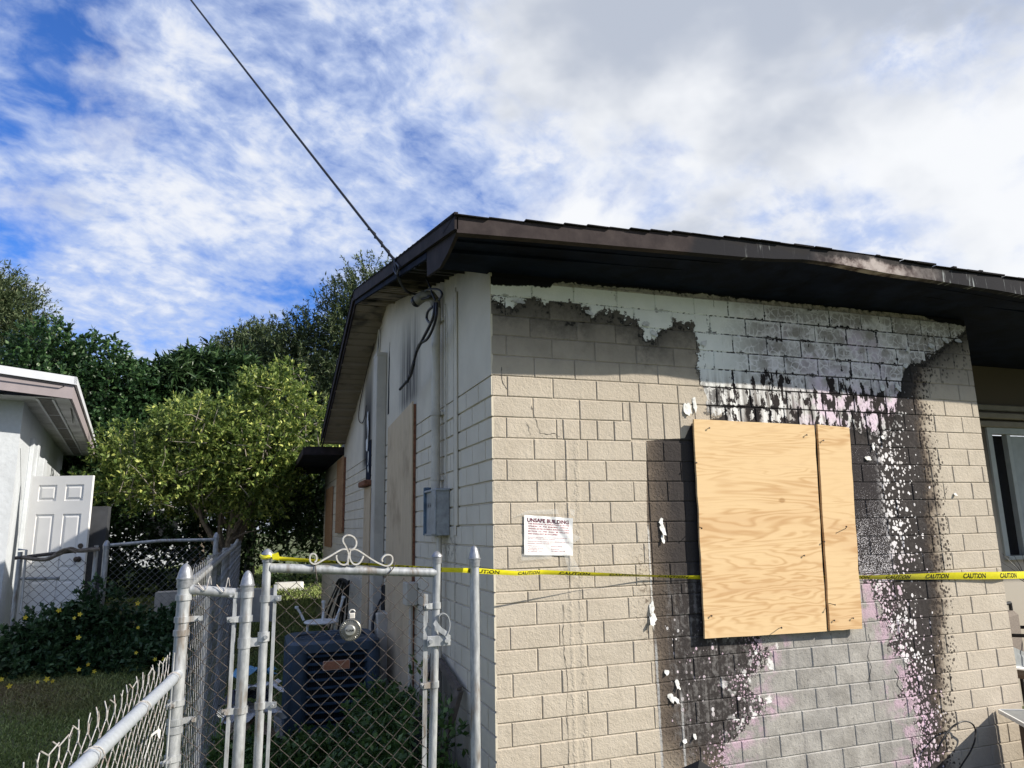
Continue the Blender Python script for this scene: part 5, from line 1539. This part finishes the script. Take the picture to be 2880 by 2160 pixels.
mb = MB(); LP = [(1180, 1460), (1250, 1330), (1340, 1200), (1440, 1130), (1530, 1115), (1600, 1150), (1632, 1230), (1620, 1350), (1570, 1470), (1500, 1580), (1430, 1690)]
mb.tube(spline([on(1, -.06 - .01 * (i % 2), (2350 + x / 4.147) / 1.30198, (1760 + y / 4.147) / 1.30198) for i, (x, y) in enumerate(LP)], 6), .0052, 6); link('wire', mb, BLACK_CABLE, t, True)
# black pyramid cap of a light post near the camera
PP = on(1, -1.5, 1511, 1642)
t = thing('post_light', 'black pyramid-topped post cap just showing at the bottom edge', 'post light', (PP.x, PP.y, 0))
mb = MB(); w = .066
mb.add([PP, (PP.x - w, PP.y - w, PP.z - .048), (PP.x + w, PP.y - w, PP.z - .048), (PP.x + w, PP.y + w, PP.z - .048), (PP.x - w, PP.y + w, PP.z - .048)], [(0, 1, 2), (0, 2, 3), (0, 3, 4), (0, 4, 1), (4, 3, 2, 1)])
mb.box((PP.x - w, PP.y - w, PP.z - .075), (PP.x + w, PP.y + w, PP.z - .049)); link('cap', mb, CAP_BLACK, t)
mb = MB(); mb.box((PP.x - .045, PP.y - .045, 0), (PP.x + .045, PP.y + .045, PP.z - .076)); link('post', mb, CAP_BLACK, t)

# ------------------------------------------------------------------ garden fence in front of the white house
FY = 5.2
g4 = thing('garden_fence', 'grey chain-link fence behind the flowering hedge, right of the neighbour gate', 'fence', (-2.73, FY, .3))
mb = MB(); pA, pB = at(230, 1180, 7.7), at(467, 1162, 8.3)
mb.tube([(pA.x, pA.y, .25), tuple(pA)], .030, 12); q_ = link('post', mb, GALV, g4, True)
mb = MB(); bullet_cap(mb, pA + Vector((0, 0, .005)), .030); link('post_cap', mb, CAPM, q_, True)
mb = MB(); mb.tube([(pB.x, pB.y, .2), tuple(pB)], .028, 12); q_ = link('post', mb, GALV, g4, True)
mb = MB(); bullet_cap(mb, pB + Vector((0, 0, .005)), .028); link('post_cap', mb, CAPM, q_, True)
mb = MB(); mb.tube([at(238, 1178, 7.7), at(350, 1170, 8.0) + Vector((0, 0, .01)), at(462, 1166, 8.3)], .019, 10); link('top_rail', mb, GALV, g4, True)
mb = MB(); chain(mb, (pA.x + .05, pA.y), (pB.x - .03, pB.y), .3, 1.50, .075, .0016, 0, 3, 3); tag(link('chain_link_mesh', mb, WIRE_GREY, g4), kind='stuff')
g5 = thing('neighbour_gate', 'old chain-link gate with a dead branch along its top before the white door', 'gate', (-3.3, 5.18, .3))
gl0, gl1 = at(57, 1205, 7.4), at(205, 1185, 7.6)
for c in (at(44, 1192, 7.4), at(209, 1178, 7.62)):
    mb = MB(); mb.tube([(c.x, c.y, .25), tuple(c)], .022, 10); link('stile', mb, GALV, g5, True)
mb = MB(); mb.tube([gl0 - Vector((.10, 0, 0)), gl1], .018, 8); link('top_rail', mb, WIRE_RUST, g5, True)
mb = MB(); c = at(57, 1188, 7.38); mb.tube([at(40, 1187, 7.38), c, Vector((c.x + .01, c.y, .9)), Vector((c.x + .05, c.y, .85))], .012, 6); mb.tube([at(38, 1250, 7.4), at(128, 1249, 7.5)], .016, 8); link('brace', mb, GALV, g5, True)
mb = MB(); chain(mb, (gl0.x, gl0.y), (gl1.x, gl1.y), .3, 1.40, .10, .0022, 0, 3, 4); tag(link('chain_link_mesh', mb, WIRE_RUST, g5), kind='stuff')
br = thing('dead_branch', 'dead brown branch lying along the top of the neighbour gate', 'branch', gl0)
mb = MB()
for off in (0, .02): mb.tube(spline([at(48, 1204 + off * 60, 7.36), at(95, 1209, 7.38), at(120, 1200, 7.4), at(150, 1188 - off * 200, 7.45), at(175, 1190, 7.5), at(215, 1186, 7.55)], 6), .022 - off * .4, 6)
mb.tube(spline([at(110, 1203, 7.4), at(140, 1186, 7.4), at(165, 1194, 7.45)], 5), .012, 5); link('wood', mb, BARK, br, True)

# ------------------------------------------------------------------ the white neighbour house
WH = thing('white_house', 'white neighbour house with grey soffit and an open panelled door', 'house', (-3.965, 6.38, 0), None, RAD(8.8))
def wl(name, mb, mat, parent=WH, smooth=False): return link(name, mb, mat, parent, smooth, local=True)
mb = MB(); mb.box((-6.5, 0, 0), (0, .2, 3.3)); mb.box((-.2, .2, 0), (0, 6.6, 3.3)); wl('wall', mb, STUCCO_W)
mb = MB(); mb.box((-.001, 1.05, .2), (.05, 1.32, 2.93), bev=.006); mb.box((-.001, 1.33, .2), (.075, 1.55, 2.88), bev=.006); mb.box((-.001, 2.0, .2), (.10, 2.4, 2.75), bev=.006); wl('pilaster', mb, STUCCO_W)
EX, EYF, EZ = .53, -.44, 3.52
mb = MB(); mb.grid(lambda u, v: (-6.5 + u * (EX + 6.47), EYF + .02 + v * 7.4, EZ - .26 + (.04 * (1 - u))), 4, 8); wl('soffit', mb, SOFFIT_G)
mb = MB(); mb.box((.17, EYF + .12, EZ - .268), (.32, 6.6, EZ - .262)); wl('soffit_vent', mb, VENT_D)
mb = MB()
for x in (.165, .325): mb.box((x - .012, EYF + .12, EZ - .275), (x + .012, 6.6, EZ - .261))
for y in (1.0, 2.4, 3.8, 5.2): mb.box((.165, y, EZ - .272), (.325, y + .02, EZ - .2605))
wl('vent_trim', mb, ROOF_W)
def frontslope(x): return .10 * (EX - x)
mb = MB(); mb.prism([(-6.5, EYF - .005, EZ - .10 + frontslope(-6.5)), (EX, EYF - .005, EZ - .10), (EX, EYF - .005, EZ - .265), (-6.5, EYF - .005, EZ - .265 + frontslope(-6.5) * .8)], (0, .022, 0))
mb.prism([(EX - .02, EYF + .018, EZ - .10), (EX - .02, 7.0, EZ - .10), (EX - .02, 7.0, EZ - .265), (EX - .02, EYF + .018, EZ - .265)], (.02, 0, 0)); wl('fascia', mb, PINK_FASCIA)
mb = MB(); mb.prism([(-6.5, EYF - .04, EZ + frontslope(-6.5)), (EX + .03, EYF - .04, EZ), (EX + .03, EYF - .04, EZ - .095), (-6.5, EYF - .04, EZ - .095 + frontslope(-6.5))], (0, .04, 0))
mb.prism([(EX + .03, EYF - .04, EZ), (EX + .03, 7.0, EZ), (EX + .03, 7.0, EZ - .085), (EX + .03, EYF - .04, EZ - .085)], (-.028, 0, 0)); wl('roof_edge', mb, ROOF_W)
mb = MB(); mb.add([(EX + .02, EYF, EZ - .004), (EX + .02, 7.0, EZ - .004), (-6.5, 7.0, EZ + .70), (-6.5, EYF, EZ + frontslope(-6.5) - .004)], [(0, 1, 2, 3)]); wl('roof', mb, ROOF_W)
mb = MB(); mb.tube([(EX - .1, EYF - .05, EZ - .11), (-2.2, EYF - .12, EZ + .17)], .008, 5); mb.tube([(EX - .1, EYF - .05, EZ - .11), (EX - .06, .4, EZ - .27), (EX - .10, 1.6, EZ - .285)], .006, 5); mb.tube([(.004, .15, 2.7), (.006, .5, 2.35), (.006, .75, 2.1)], .002, 4)
tag(link('house_wire', mb, BLACK_CABLE, WH, local=True))
# open door
hinge = at(62, 1100, 8.9); hinge.z = .36
far_ = at(194, 1100, 8.9); far_.z = .36
ux = (far_ - hinge); DWd = ux.length; ang = math.atan2(ux.y, ux.x)
dr_o = thing('white_door', 'white six-panel door standing open beside the white house', 'door', hinge, None, ang)
DH = 2.02
pan = [(.13, .43), (.57, .87)]; rowsz = [(.10, .37), (.435, .765), (.845, .945)]
mb = MB(); mb.box((0, .012, 0), (DWd, .04, DH))
xb = [0] + [q for a in pan for q in a] + [1]; zb = [0] + [q for a in rowsz for q in a] + [1]
for i in range(5):
    for j in range(7):
        if i % 2 == 1 and j % 2 == 1: continue
        mb.box((xb[i] * DWd, 0, zb[j] * DH), (xb[i + 1] * DWd, .012, zb[j + 1] * DH))
link('leaf', mb, DOOR_W, dr_o, local=True)
for a, b in pan:
    for c, d in rowsz:
        mb = MB(); x0, x1, z0, z1 = a * DWd + .022, b * DWd - .022, c * DH + .022, d * DH - .022; e = .022
        mb.add([(x0, .011, z0), (x1, .011, z0), (x1, .011, z1), (x0, .011, z1), (x0 + e, .002, z0 + e), (x1 - e, .002, z0 + e), (x1 - e, .002, z1 - e), (x0 + e, .002, z1 - e)], [(0, 1, 5, 4), (1, 2, 6, 5), (2, 3, 7, 6), (3, 0, 4, 7), (4, 5, 6, 7)])
        link('panel', mb, DOOR_W, dr_o, local=True)
mb = MB(); kz = .52 * DH
mb.lathe([(.035, 0), (.033, .01), (.014, .014), (.014, .035), (.03, .045), (.033, .06), (.02, .075), (0, .077)], (DWd * .90, -.001, kz - .06), 14, M=Matrix.Rotation(RAD(90), 3, 'X')); mb.lathe([(.032, 0), (.03, .012), (0, .014)], (DWd * .91, -.001, kz + .10), 14, M=Matrix.Rotation(RAD(90), 3, 'X')); link('door_knob', mb, NAIL, dr_o, True, local=True)
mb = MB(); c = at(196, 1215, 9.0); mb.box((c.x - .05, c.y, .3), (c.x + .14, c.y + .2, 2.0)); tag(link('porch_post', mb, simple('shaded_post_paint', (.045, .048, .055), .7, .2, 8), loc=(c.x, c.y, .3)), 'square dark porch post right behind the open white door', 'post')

# ------------------------------------------------------------------ foliage
def leaf_mat(name, dark, light, tip=None, tipf=.12, trans=.25, rough=.45, spec=.35):
    M = Mat(name); p = M.pos()
    r = M.island(); n = M.noise(p, .9, 3)
    c = M.mix((r * .75 + n * .5 - .12).smooth(.12, .95), dark, light)
    if tip: c = M.mix(r.gt(1 - tipf), c, tip)
    M.out(c, rough, spec=spec)
    tr = M.new('ShaderNodeBsdfTranslucent'); M.nt.links.new(c.s, tr.inputs[0])
    mx = M.new('ShaderNodeMixShader'); mx.inputs[0].default_value = trans
    o = M.nt.nodes['Material Output']
    M.nt.links.new(M.b.outputs[0], mx.inputs[1]); M.nt.links.new(tr.outputs[0], mx.inputs[2]); M.nt.links.new(mx.outputs[0], o.inputs[0])
    return M.m

def unit(a): return a / np.maximum(np.linalg.norm(a, axis=1, keepdims=True), 1e-9)

def leaves_mesh(name, P, A, L, Wd, mat, rng, droop=0.0, fold=.25):
    """rhombic folded leaves: base points P, axes A, length L, half width Wd"""
    n = len(P); A = unit(A)
    R = unit(np.cross(A, unit(rng.normal(size=(n, 3)) * .55 + np.array([0, 0, 1.0]))))
    N = np.cross(R, A)
    L = np.asarray(L).reshape(-1, 1) * np.ones((n, 1)); Wd = np.asarray(Wd).reshape(-1, 1) * np.ones((n, 1))
    v = np.empty((n, 4, 3))
    v[:, 0] = P; v[:, 2] = P + A * L - N * (droop * L)
    mid = P + A * L * .45
    v[:, 1] = mid + R * Wd + N * (fold * Wd); v[:, 3] = mid - R * Wd + N * (fold * Wd)
    me = bpy.data.meshes.new(name)
    me.vertices.add(n * 4); me.vertices.foreach_set('co', v.reshape(-1).astype(np.float32))
    f = np.empty((n, 2, 3), np.int32); b = np.arange(n) * 4
    f[:, 0] = np.stack([b, b + 1, b + 2], 1); f[:, 1] = np.stack([b, b + 2, b + 3], 1)
    me.loops.add(n * 6); me.loops.foreach_set('vertex_index', f.reshape(-1))
    me.polygons.add(n * 2); me.polygons.foreach_set('loop_start', np.arange(n * 2, dtype=np.int32) * 3)
    try: me.polygons.foreach_set('loop_total', np.full(n * 2, 3, np.int32))
    except Exception: pass
    me.materials.append(mat); me.update(); me.validate()
    return me

def crown_points(lobes, ntw, rng, shell=.45):
    lobes = np.array(lobes, float)
    wgt = (lobes[:, 3] * lobes[:, 4] * lobes[:, 5]) ** .7; wgt /= wgt.sum()
    k = rng.choice(len(lobes), ntw, p=wgt)
    d = unit(rng.normal(size=(ntw, 3)))
    rad = 1 - shell * rng.random(ntw) ** 1.6
    rad *= 1 + .13 * np.sin(d[:, 0] * 7 + k) * np.sin(d[:, 1] * 6 + d[:, 2] * 8 + k * 2)
    c = lobes[k, :3] + d * lobes[k, 3:6] * rad[:, None]
    return c, d, k

def sublobes(c, r, n, rng, size=(.28, .48), flat=.8, zmin=-.6):
    out = []
    while len(out) < n:
        d = unit(rng.normal(size=(1, 3)))[0] * rng.random() ** .35
        if d[2] < zmin: continue
        s_ = rng.uniform(*size)
        out.append((c[0] + d[0] * r[0] * .8, c[1] + d[1] * r[1] * .8, c[2] + d[2] * r[2] * .8, r[0] * s_, r[1] * s_, r[2] * s_ * flat))
    return out

def foliage(name, lobes, ntw, per, leaf, width, mat, seed, parent=None, twig=.22, up=.25, shell=.5, spread=.7, droop=0.0, kind=None):
    rng = np.random.default_rng(seed)
    c, d, k = crown_points(lobes, ntw, rng, shell)
    td = unit(d + rng.normal(size=d.shape) * .45 + np.array([0, 0, up]))
    t = rng.random((ntw, per)) ** .8
    P = c[:, None] + td[:, None] * (t * twig)[..., None]
    side = rng.normal(size=(ntw, per, 3))
    A = td[:, None] * (1 - spread * .5) + side * spread
    P = P.reshape(-1, 3); A = A.reshape(-1, 3); n = len(P)
    L = leaf * rng.uniform(.65, 1.25, n); Wd = width * rng.uniform(.7, 1.2, n)
    me = leaves_mesh(name, P, A, L, Wd, mat, rng, droop)
    o = bpy.data.objects.new(name, me); COL.objects.link(o)
    if parent is not None:
        o.parent = parent; o.location = -wloc(parent)
    if kind: tag(o, kind=kind)
    return o

def limbs(name, base, tips, r0, mat, parent, seed, nodes=4, wig=.12):
    rr = random.Random(seed); mb = MB(); base = Vector(base)
    fork = base + Vector((rr.uniform(-.1, .1), rr.uniform(-.1, .1), max(.4, (sum(t[2] for t in tips) / len(tips) - base.z) * .3)))
    mb.tube([base - Vector((0, 0, .2)), base.lerp(fork, .5) + Vector((rr.uniform(-.05, .05), 0, 0)), fork], [r0 * 1.15, r0, r0 * .85], 9)
    for t in tips:
        t = Vector(t); pts = [fork.lerp(t, i / nodes) + Vector((rr.uniform(-wig, wig), rr.uniform(-wig, wig), rr.uniform(-wig, wig) + .25 * sin(pi * i / nodes) * .5)) * (1 if 0 < i < nodes else 0) for i in range(nodes + 1)]
        mb.tube(pts, [r0 * .55 * (1 - i / (nodes + .6)) + .006 for i in range(nodes + 1)], 6)
        for q in range(3):
            i = rr.randint(1, nodes - 1); e = pts[i] + Vector((rr.uniform(-.6, .6), rr.uniform(-.6, .6), rr.uniform(0, .7)))
            mb.tube([pts[i], pts[i].lerp(e, .5) + Vector((0, 0, .05)), e], [r0 * .18 + .004, r0 * .12 + .003, .003], 5)
    return link(name, mb, mat, parent, True)

def tree(name, label, cat, base, lobes, ntw, per, leaf, width, mat, seed, r0=.16, group=None, **kw):
    t = thing(name, label, cat, base, group)
    foliage('crown', lobes, ntw, per, leaf, width, mat, seed, t, **kw)
    rr = random.Random(seed); tips = rr.sample(list(lobes), min(9, len(lobes)))
    limbs('trunk', base, [(l[0], l[1], l[2] + l[5] * .3) for l in tips], r0, BARK, t, seed)
    return t

LF_BUSH = leaf_mat('bush_leaf', (.078, .130, .028), (.255, .330, .085), (.55, .60, .17), .15, .38, .45)
LF_DARK = leaf_mat('dark_leaf', (.016, .044, .016), (.052, .110, .036), (.085, .15, .055), .12, .25, .40)
LF_FINE = leaf_mat('fine_grey_leaf', (.040, .066, .026), (.105, .140, .060), (.15, .17, .085), .10, .18, .6)
LF_MANGO = leaf_mat('mango_leaf', (.026, .060, .022), (.075, .135, .052), (.12, .19, .08), .10, .22, .35)
LF_WEED = leaf_mat('weed_leaf', (.030, .072, .016), (.10, .17, .045), (.14, .22, .07), .10, .25, .45)
LF_HEDGE = leaf_mat('hedge_leaf', (.016, .044, .016), (.055, .108, .044), (.08, .14, .06), .10, .22, .45)
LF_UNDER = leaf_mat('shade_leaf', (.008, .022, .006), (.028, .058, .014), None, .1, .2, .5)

rg = np.random.default_rng(3)
# yellow-green bush between the houses
L_ = sublobes((-1.95, 10.9, 2.75), (2.2, 1.5, 1.5), 44, rg, (.15, .30), .9, -.5) + sublobes((-1.9, 11.2, 2.6), (1.7, 1.2, 1.1), 6, rg, (.4, .5), .9, -.4)
L_ += [(-1.0, 10.2, 4.05, .65, .6, .55), (-.35, 10.0, 3.35, .6, .6, .6), (-3.3, 10.4, 2.55, .7, .6, .5), (-.75, 10.4, 4.35, .3, .3, .4), (-1.35, 10.5, 4.2, .3, .3, .35), (-2.2, 10.0, 3.5, .7, .6, .5), (-2.7, 9.9, 2.6, .7, .5, .5), (-1.2, 9.7, 2.9, .7, .5, .6)]
tree('flowering_bush', 'large sunlit yellow-green bush between the two houses', 'bush', (-1.6, 11.0, .3), L_, 5200, 14, .092, .022, LF_BUSH, 31, .11, twig=.24, up=.65, shell=.62, spread=.72)
bush = [o for o in S.objects if o.name == 'flowering_bush'][0]
_r = np.random.default_rng(61); _c, _d, _k = crown_points(L_, 420, _r, .3); mb = MB()
for c_, d_ in zip(_c, _d):
    if d_[1] > .5: continue
    a_ = Vector(c_); dd = Vector(d_) + Vector(_r.normal(size=3) * .5) + Vector((0, 0, .5)); dd.normalize()
    e_ = a_ + dd * _r.uniform(.05, .28); b_ = a_ - dd * _r.uniform(.25, .6)
    mb.tube([b_, a_ + Vector(_r.normal(size=3) * .03), e_], [.009, .006, .002], 4, cap=False)
tag(link('twigs', mb, simple('pale_twig', (.30, .27, .23), .85, .25, 30), bush), kind='stuff')
# dark ficus on the left
L_ = sublobes((-5.4, 14.6, 3.9), (2.2, 1.8, 2.3), 44, rg, (.17, .32), .8, -.8) + sublobes((-5.4, 14.8, 3.4), (1.8, 1.4, 1.9), 5, rg, (.4, .5), .9, -.4) + [(-5.75, 14.2, 5.7, .6, .6, .55), (-4.75, 14.1, 5.5, .5, .5, .45), (-4.1, 13.8, 4.9, .5, .5, .4), (-6.4, 14.4, 5.3, .7, .6, .5), (-4.2, 13.9, 3.2, .8, .7, .8), (-4.6, 13.8, 1.9, .9, .7, .8)]
tree('dark_green_tree', 'dense dark green tree rising behind the white house', 'tree', (-5.2, 14.8, .3), L_, 6000, 12, .115, .036, LF_DARK, 32, .24, twig=.32, up=.35, shell=.5)
# mango-like tree behind the bush
L_ = sublobes((-2.6, 15.6, 4.6), (1.5, 1.3, 1.5), 16, rg, (.30, .46), .8, -.8) + [(-2.75, 15.2, 5.6, .6, .6, .45), (-3.4, 15.2, 5.2, .55, .5, .45), (-2.0, 15.2, 5.5, .6, .5, .45), (-3.0, 14.9, 3.4, 1.0, .6, .9)]
tree('mango_tree', 'mid-green tree with long drooping leaves above the yellow-green bush', 'tree', (-2.6, 15.8, .3), L_, 1700, 13, .27, .030, LF_MANGO, 33, .18, twig=.25, up=.5, droop=.35)
# tall fine-leaved trees
def spire(x, y, z0, z1, r, n, rng, k=1.0):
    out = []
    for i in range(n):
        f = rng.random(); z = z0 + (z1 - z0) * f; rr_ = r * (1 - .72 * f)
        a = rng.random() * 6.28; q = rng.random() ** .5 * rr_
        s_ = k * (.18 + .14 * rng.random()) * r * (1.15 - .5 * f)
        out.append((x + q * cos(a), y + q * sin(a), z, s_, s_, s_ * 1.15))
    out.append((x, y, z1 - .2, .3, .3, .45))
    return out
L_ = spire(2.2, 18.3, 2.5, 10.0, 3.0, 80, rg, .62) + spire(.1, 18.6, 2.5, 8.3, 2.2, 60, rg, .62) + [(-1.2, 18.6, 7.2, .5, .5, .4), (-.7, 18.6, 7.6, .5, .5, .5), (.9, 18.0, 8.7, .5, .5, .6)]
L_ = [(l[0], l[1], l[2] * .93 - .1, *l[3:]) for l in L_]
tree('fine_leaved_tree', 'tall grey-green fine-leaved tree rising behind the burned house roof', 'tree', (1.6, 18.6, .2), L_, 8600, 34, .135, .019, LF_FINE, 34, .26, twig=.95, up=.55, shell=.7, spread=.62)
L_ = spire(-1.4, 20.5, 2.5, 7.6, 1.9, 26, rg, .7) + [(-2.0, 20.3, 7.0, .4, .4, .4), (-2.4, 20.3, 6.8, .4, .4, .35)]
tree('slim_grey_tree', 'slim grey-green treetop showing behind the mango tree', 'tree', (-1.4, 20.6, .2), L_, 2600, 32, .135, .019, LF_FINE, 35, .16, twig=.85, up=.6, shell=.7, spread=.62)
L_ = spire(-8.9, 19.2, 3, 9.2, 2.3, 40, rg, .7) + [(-7.9, 18.8, 7.2, .6, .6, .7), (-7.4, 18.6, 6.6, .5, .5, .6)]
L_ = [(l[0] + .3, l[1], l[2] * .90, *l[3:]) for l in L_]
tree('tall_grey_tree', 'tall grey-green tree at the far left edge above the dark tree', 'tree', (-9.1, 19.4, .3), L_, 3400, 28, .13, .017, LF_FINE, 36, .22, twig=.95, up=.55, shell=.7, spread=.62)
# shaded understorey behind and below
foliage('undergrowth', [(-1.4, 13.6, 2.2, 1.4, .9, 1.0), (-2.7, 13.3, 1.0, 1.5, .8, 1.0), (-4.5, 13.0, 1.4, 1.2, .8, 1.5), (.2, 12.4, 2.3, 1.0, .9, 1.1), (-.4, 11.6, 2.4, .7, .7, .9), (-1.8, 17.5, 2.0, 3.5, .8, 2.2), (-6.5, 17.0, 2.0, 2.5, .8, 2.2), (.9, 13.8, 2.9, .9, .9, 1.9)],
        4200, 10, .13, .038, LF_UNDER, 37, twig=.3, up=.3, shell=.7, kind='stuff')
# hedge with yellow flowers along the garden fence
hd = thing('flowering_hedge', 'low dark hedge dotted with yellow flowers along the garden fence', 'hedge', (-3.0, 5.0, .35))
foliage('leaves', [(-4.3, 4.85, .44, .55, .26, .16), (-3.75, 4.95, .46, .55, .26, .18), (-3.2, 5.02, .50, .55, .26, .22), (-2.75, 5.05, .58, .42, .26, .28), (-2.3, 5.05, .54, .45, .26, .25), (-1.95, 5.1, .54, .4, .28, .25), (-3.3, 4.75, .40, 1.1, .26, .13), (-2.3, 4.75, .40, .8, .28, .13), (-4.2, 4.65, .38, .7, .24, .12), (-2.72, 5.05, .92, .20, .12, .18), (-3.05, 5.05, .70, .3, .18, .16)],
        3300, 9, .058, .019, LF_HEDGE, 38, hd, twig=.12, up=.5, shell=.7)
FLW = simple('yellow_petal', (.78, .62, .06), .6, .1, 40)
fm = None
for i, (px, py) in enumerate(((127, 1318), (173, 1327), (161, 1335), (54, 1334), (170, 1377), (297, 1303), (298, 1356), (389, 1381), (294, 1410), (335, 1424), (355, 1424), (190, 1435), (170, 1446), (204, 1450), (82, 1473), (101, 1467), (113, 1471), (20, 1482), (4, 1467), (420, 1285), (298, 1484), (377, 1471), (361, 1475), (420, 1258))):
    yy = 4.72 if py < 1400 else 4.38
    if py > 1440: yy = 4.15
    c = on(1, yy, px, py)
    if fm is None:
        mb = MB()
        for k in range(5):
            a = 2 * pi * k / 5
            mb.add([(0, -.004, 0), (.020 * cos(a - .5), -.009, .020 * sin(a - .5)), (.034 * cos(a), -.006, .034 * sin(a)), (.020 * cos(a + .5), -.009, .020 * sin(a + .5))], [(0, 1, 2, 3)])
        fm = mb.mesh('flower', FLW)
    o = bpy.data.objects.new('flower', fm); COL.objects.link(o); o.parent = hd; o.location = c - wloc(hd); o.rotation_euler = (rb.uniform(-.5, .3), rb.uniform(0, 3), rb.uniform(-.5, .5)); s_ = rb.uniform(.55, .85); o.scale = (s_, s_, s_)
# weeds in front of and around the condenser
foliage('weeds', [(-.75, .7, .08, .42, .8, .12), (-.32, 1.0, .16, .26, .8, .22), (-.26, 1.75, .20, .24, .6, .28), (-.75, 1.8, .06, .35, .5, .12), (-1.15, .8, .08, .22, 1.0, .13), (-.55, .2, .08, .5, .5, .15), (-1.2, 2.0, .08, .2, .8, .14), (-.9, -.15, .06, .5, .4, .13)],
        3800, 8, .050, .016, LF_WEED, 39, twig=.10, up=.7, shell=.85, kind='stuff')
vn = thing('wall_vine', 'thin green vine climbing the leaning frame beside the latch post', 'vine', (-.1, .55, 0))
foliage('leaves', [(-.20, .52, .30, .05, .10, .30), (-.14, .48, .5, .05, .06, .22), (-.12, .36, .22, .06, .06, .22), (-.22, .80, .5, .04, .1, .3)], 150, 4, .055, .015, LF_WEED, 40, vn, twig=.08, up=.4, shell=.9)
mb = MB(); mb.tube(spline([(-.14, .38, 0), (-.12, .36, .25), (-.13, .40, .45)], 5), .003, 5); mb.tube(spline([(-.2, .55, 0), (-.18, .5, .35), (-.14, .47, .72)], 5), .003, 5); link('stem', mb, LF_WEED, vn)
t = thing('daisy', 'small white daisy in the weeds left of the gate post', 'flower', (-1.36, .2, .3))
c = on(1, .2, 480, 1525) if False else at(478, 1540, 3.3)
mb = MB()
for k in range(14):
    a = 2 * pi * k / 14; mb.add([(c.x, c.y - .004, c.z), (c.x + .018 * cos(a - .12), c.y - .006, c.z + .018 * sin(a - .12)), (c.x + .02 * cos(a), c.y - .004, c.z + .02 * sin(a)), (c.x + .018 * cos(a + .12), c.y - .006, c.z + .018 * sin(a + .12))], [(0, 1, 2, 3)])
link('petals', mb, WHITE_PL, t); mb = MB(); mb.tube([c, (c.x, c.y + .02, 0)], .002, 5); link('stem', mb, LF_WEED, t)

# grass blades
def grass(name, n, xr, yr, h, w, mat, seed, keep=None):
    rng = np.random.default_rng(seed)
    x = rng.uniform(*xr, n); y = yr[0] + (yr[1] - yr[0]) * rng.random(n) ** 1.3
    if keep is not None:
        k = keep(x, y, rng); x, y = x[k], y[k]
    z = np.array([ground_z(a, b) for a, b in zip(x, y)]); n = len(x)
    P = np.stack([x, y, z - .005], 1); A = np.stack([rng.normal(size=n) * .5, rng.normal(size=n) * .5, np.ones(n)], 1)
    hh = h * rng.uniform(.5, 1.3, n) * (1 + .35 * np.sin(x * 3.1 + 1.7 * y) * np.sin(y * 2.3 - x))
    o = bpy.data.objects.new(name, leaves_mesh(name, P, A, hh, w, mat, rng, .25, .1)); COL.objects.link(o)
    return tag(o, kind='stuff')
GR = Mat('grass_blade'); _p = GR.pos(); _i = GR.island(); _n = GR.noise(_p, 1.1, 6, .6); _x, _y, _z = GR.sep(_p)
_c = GR.mix((_i * .7 + _n * .6 - .2).smooth(.1, .9), (.13, .185, .05), (.31, .36, .13))
_br = ((_x + 4.6 - (_n - .5) * 2.5).abs().smooth(2.6, 1.0) * (_y - 4.0 + (_n - .5) * 1.2).abs().smooth(.75, .2))
_c = GR.mix(_br * .85, _c, GR.mix(_i, (.16, .11, .06), (.26, .20, .11)))
GR = GR.out(_c, .6, spec=.2)
grass('lawn_grass', 110000, (-6.0, -1.47), (.6, 4.9), .036, .0045, GR, 51, lambda x, y, r: r.random(len(x)) > .8 * np.exp(-((x + 4.4) / 1.6) ** 2 - ((y - 3.9) / .5) ** 2))
grass('side_yard_grass', 16000, (-1.43, -.05), (-.3, 12.0), .07, .0055, GR, 52)
grass('back_lawn_grass', 26000, (-7.0, 1.0), (12.0, 30.0), .10, .014, GR, 53)

# pale house far behind the trees
fh = thing('far_house', 'pale house glimpsed through the foliage far behind', 'house', (-6, 27, .3))
mb = MB(); mb.box((-12, 27, .2), (-3.5, 33, 3.3)); link('wall', mb, STUCCO_W, fh)
mb = MB(); mb.prism([(-12.4, 26.6, 3.3), (-3.1, 26.6, 3.3), (-3.1, 30, 4.6), (-12.4, 30, 4.6)], (0, 0, .12)); link('roof', mb, SHINGLE, fh)
for x in (-10.5, -7.5, -5.2):
    mb = MB(); mb.box((x, 26.95, 1.3), (x + 1.1, 26.998, 2.5)); link('window', mb, DARK, fh)
# pale curb behind the hedge
mb = MB(); a, b = at(335, 1281, 9.2), at(400, 1283, 9.2)
mb.grid(lambda u, v: (a.x + u * 1.5, a.y + .1 * sin(u * 3), .45 + (a.z - .45) * v - .06 * max(0, u - .6) * v), 10, 2); mb.grid(lambda u, v: (a.x + u * 1.5, a.y + .1 * sin(u * 3) + v * .3, a.z - .06 * max(0, u - .6)), 10, 1)
tag(link('garden_curb', mb, simple('pale_concrete', (.36, .34, .31), .9, .15, 10), loc=a), 'pale curved concrete garden curb behind the hedge', 'curb')
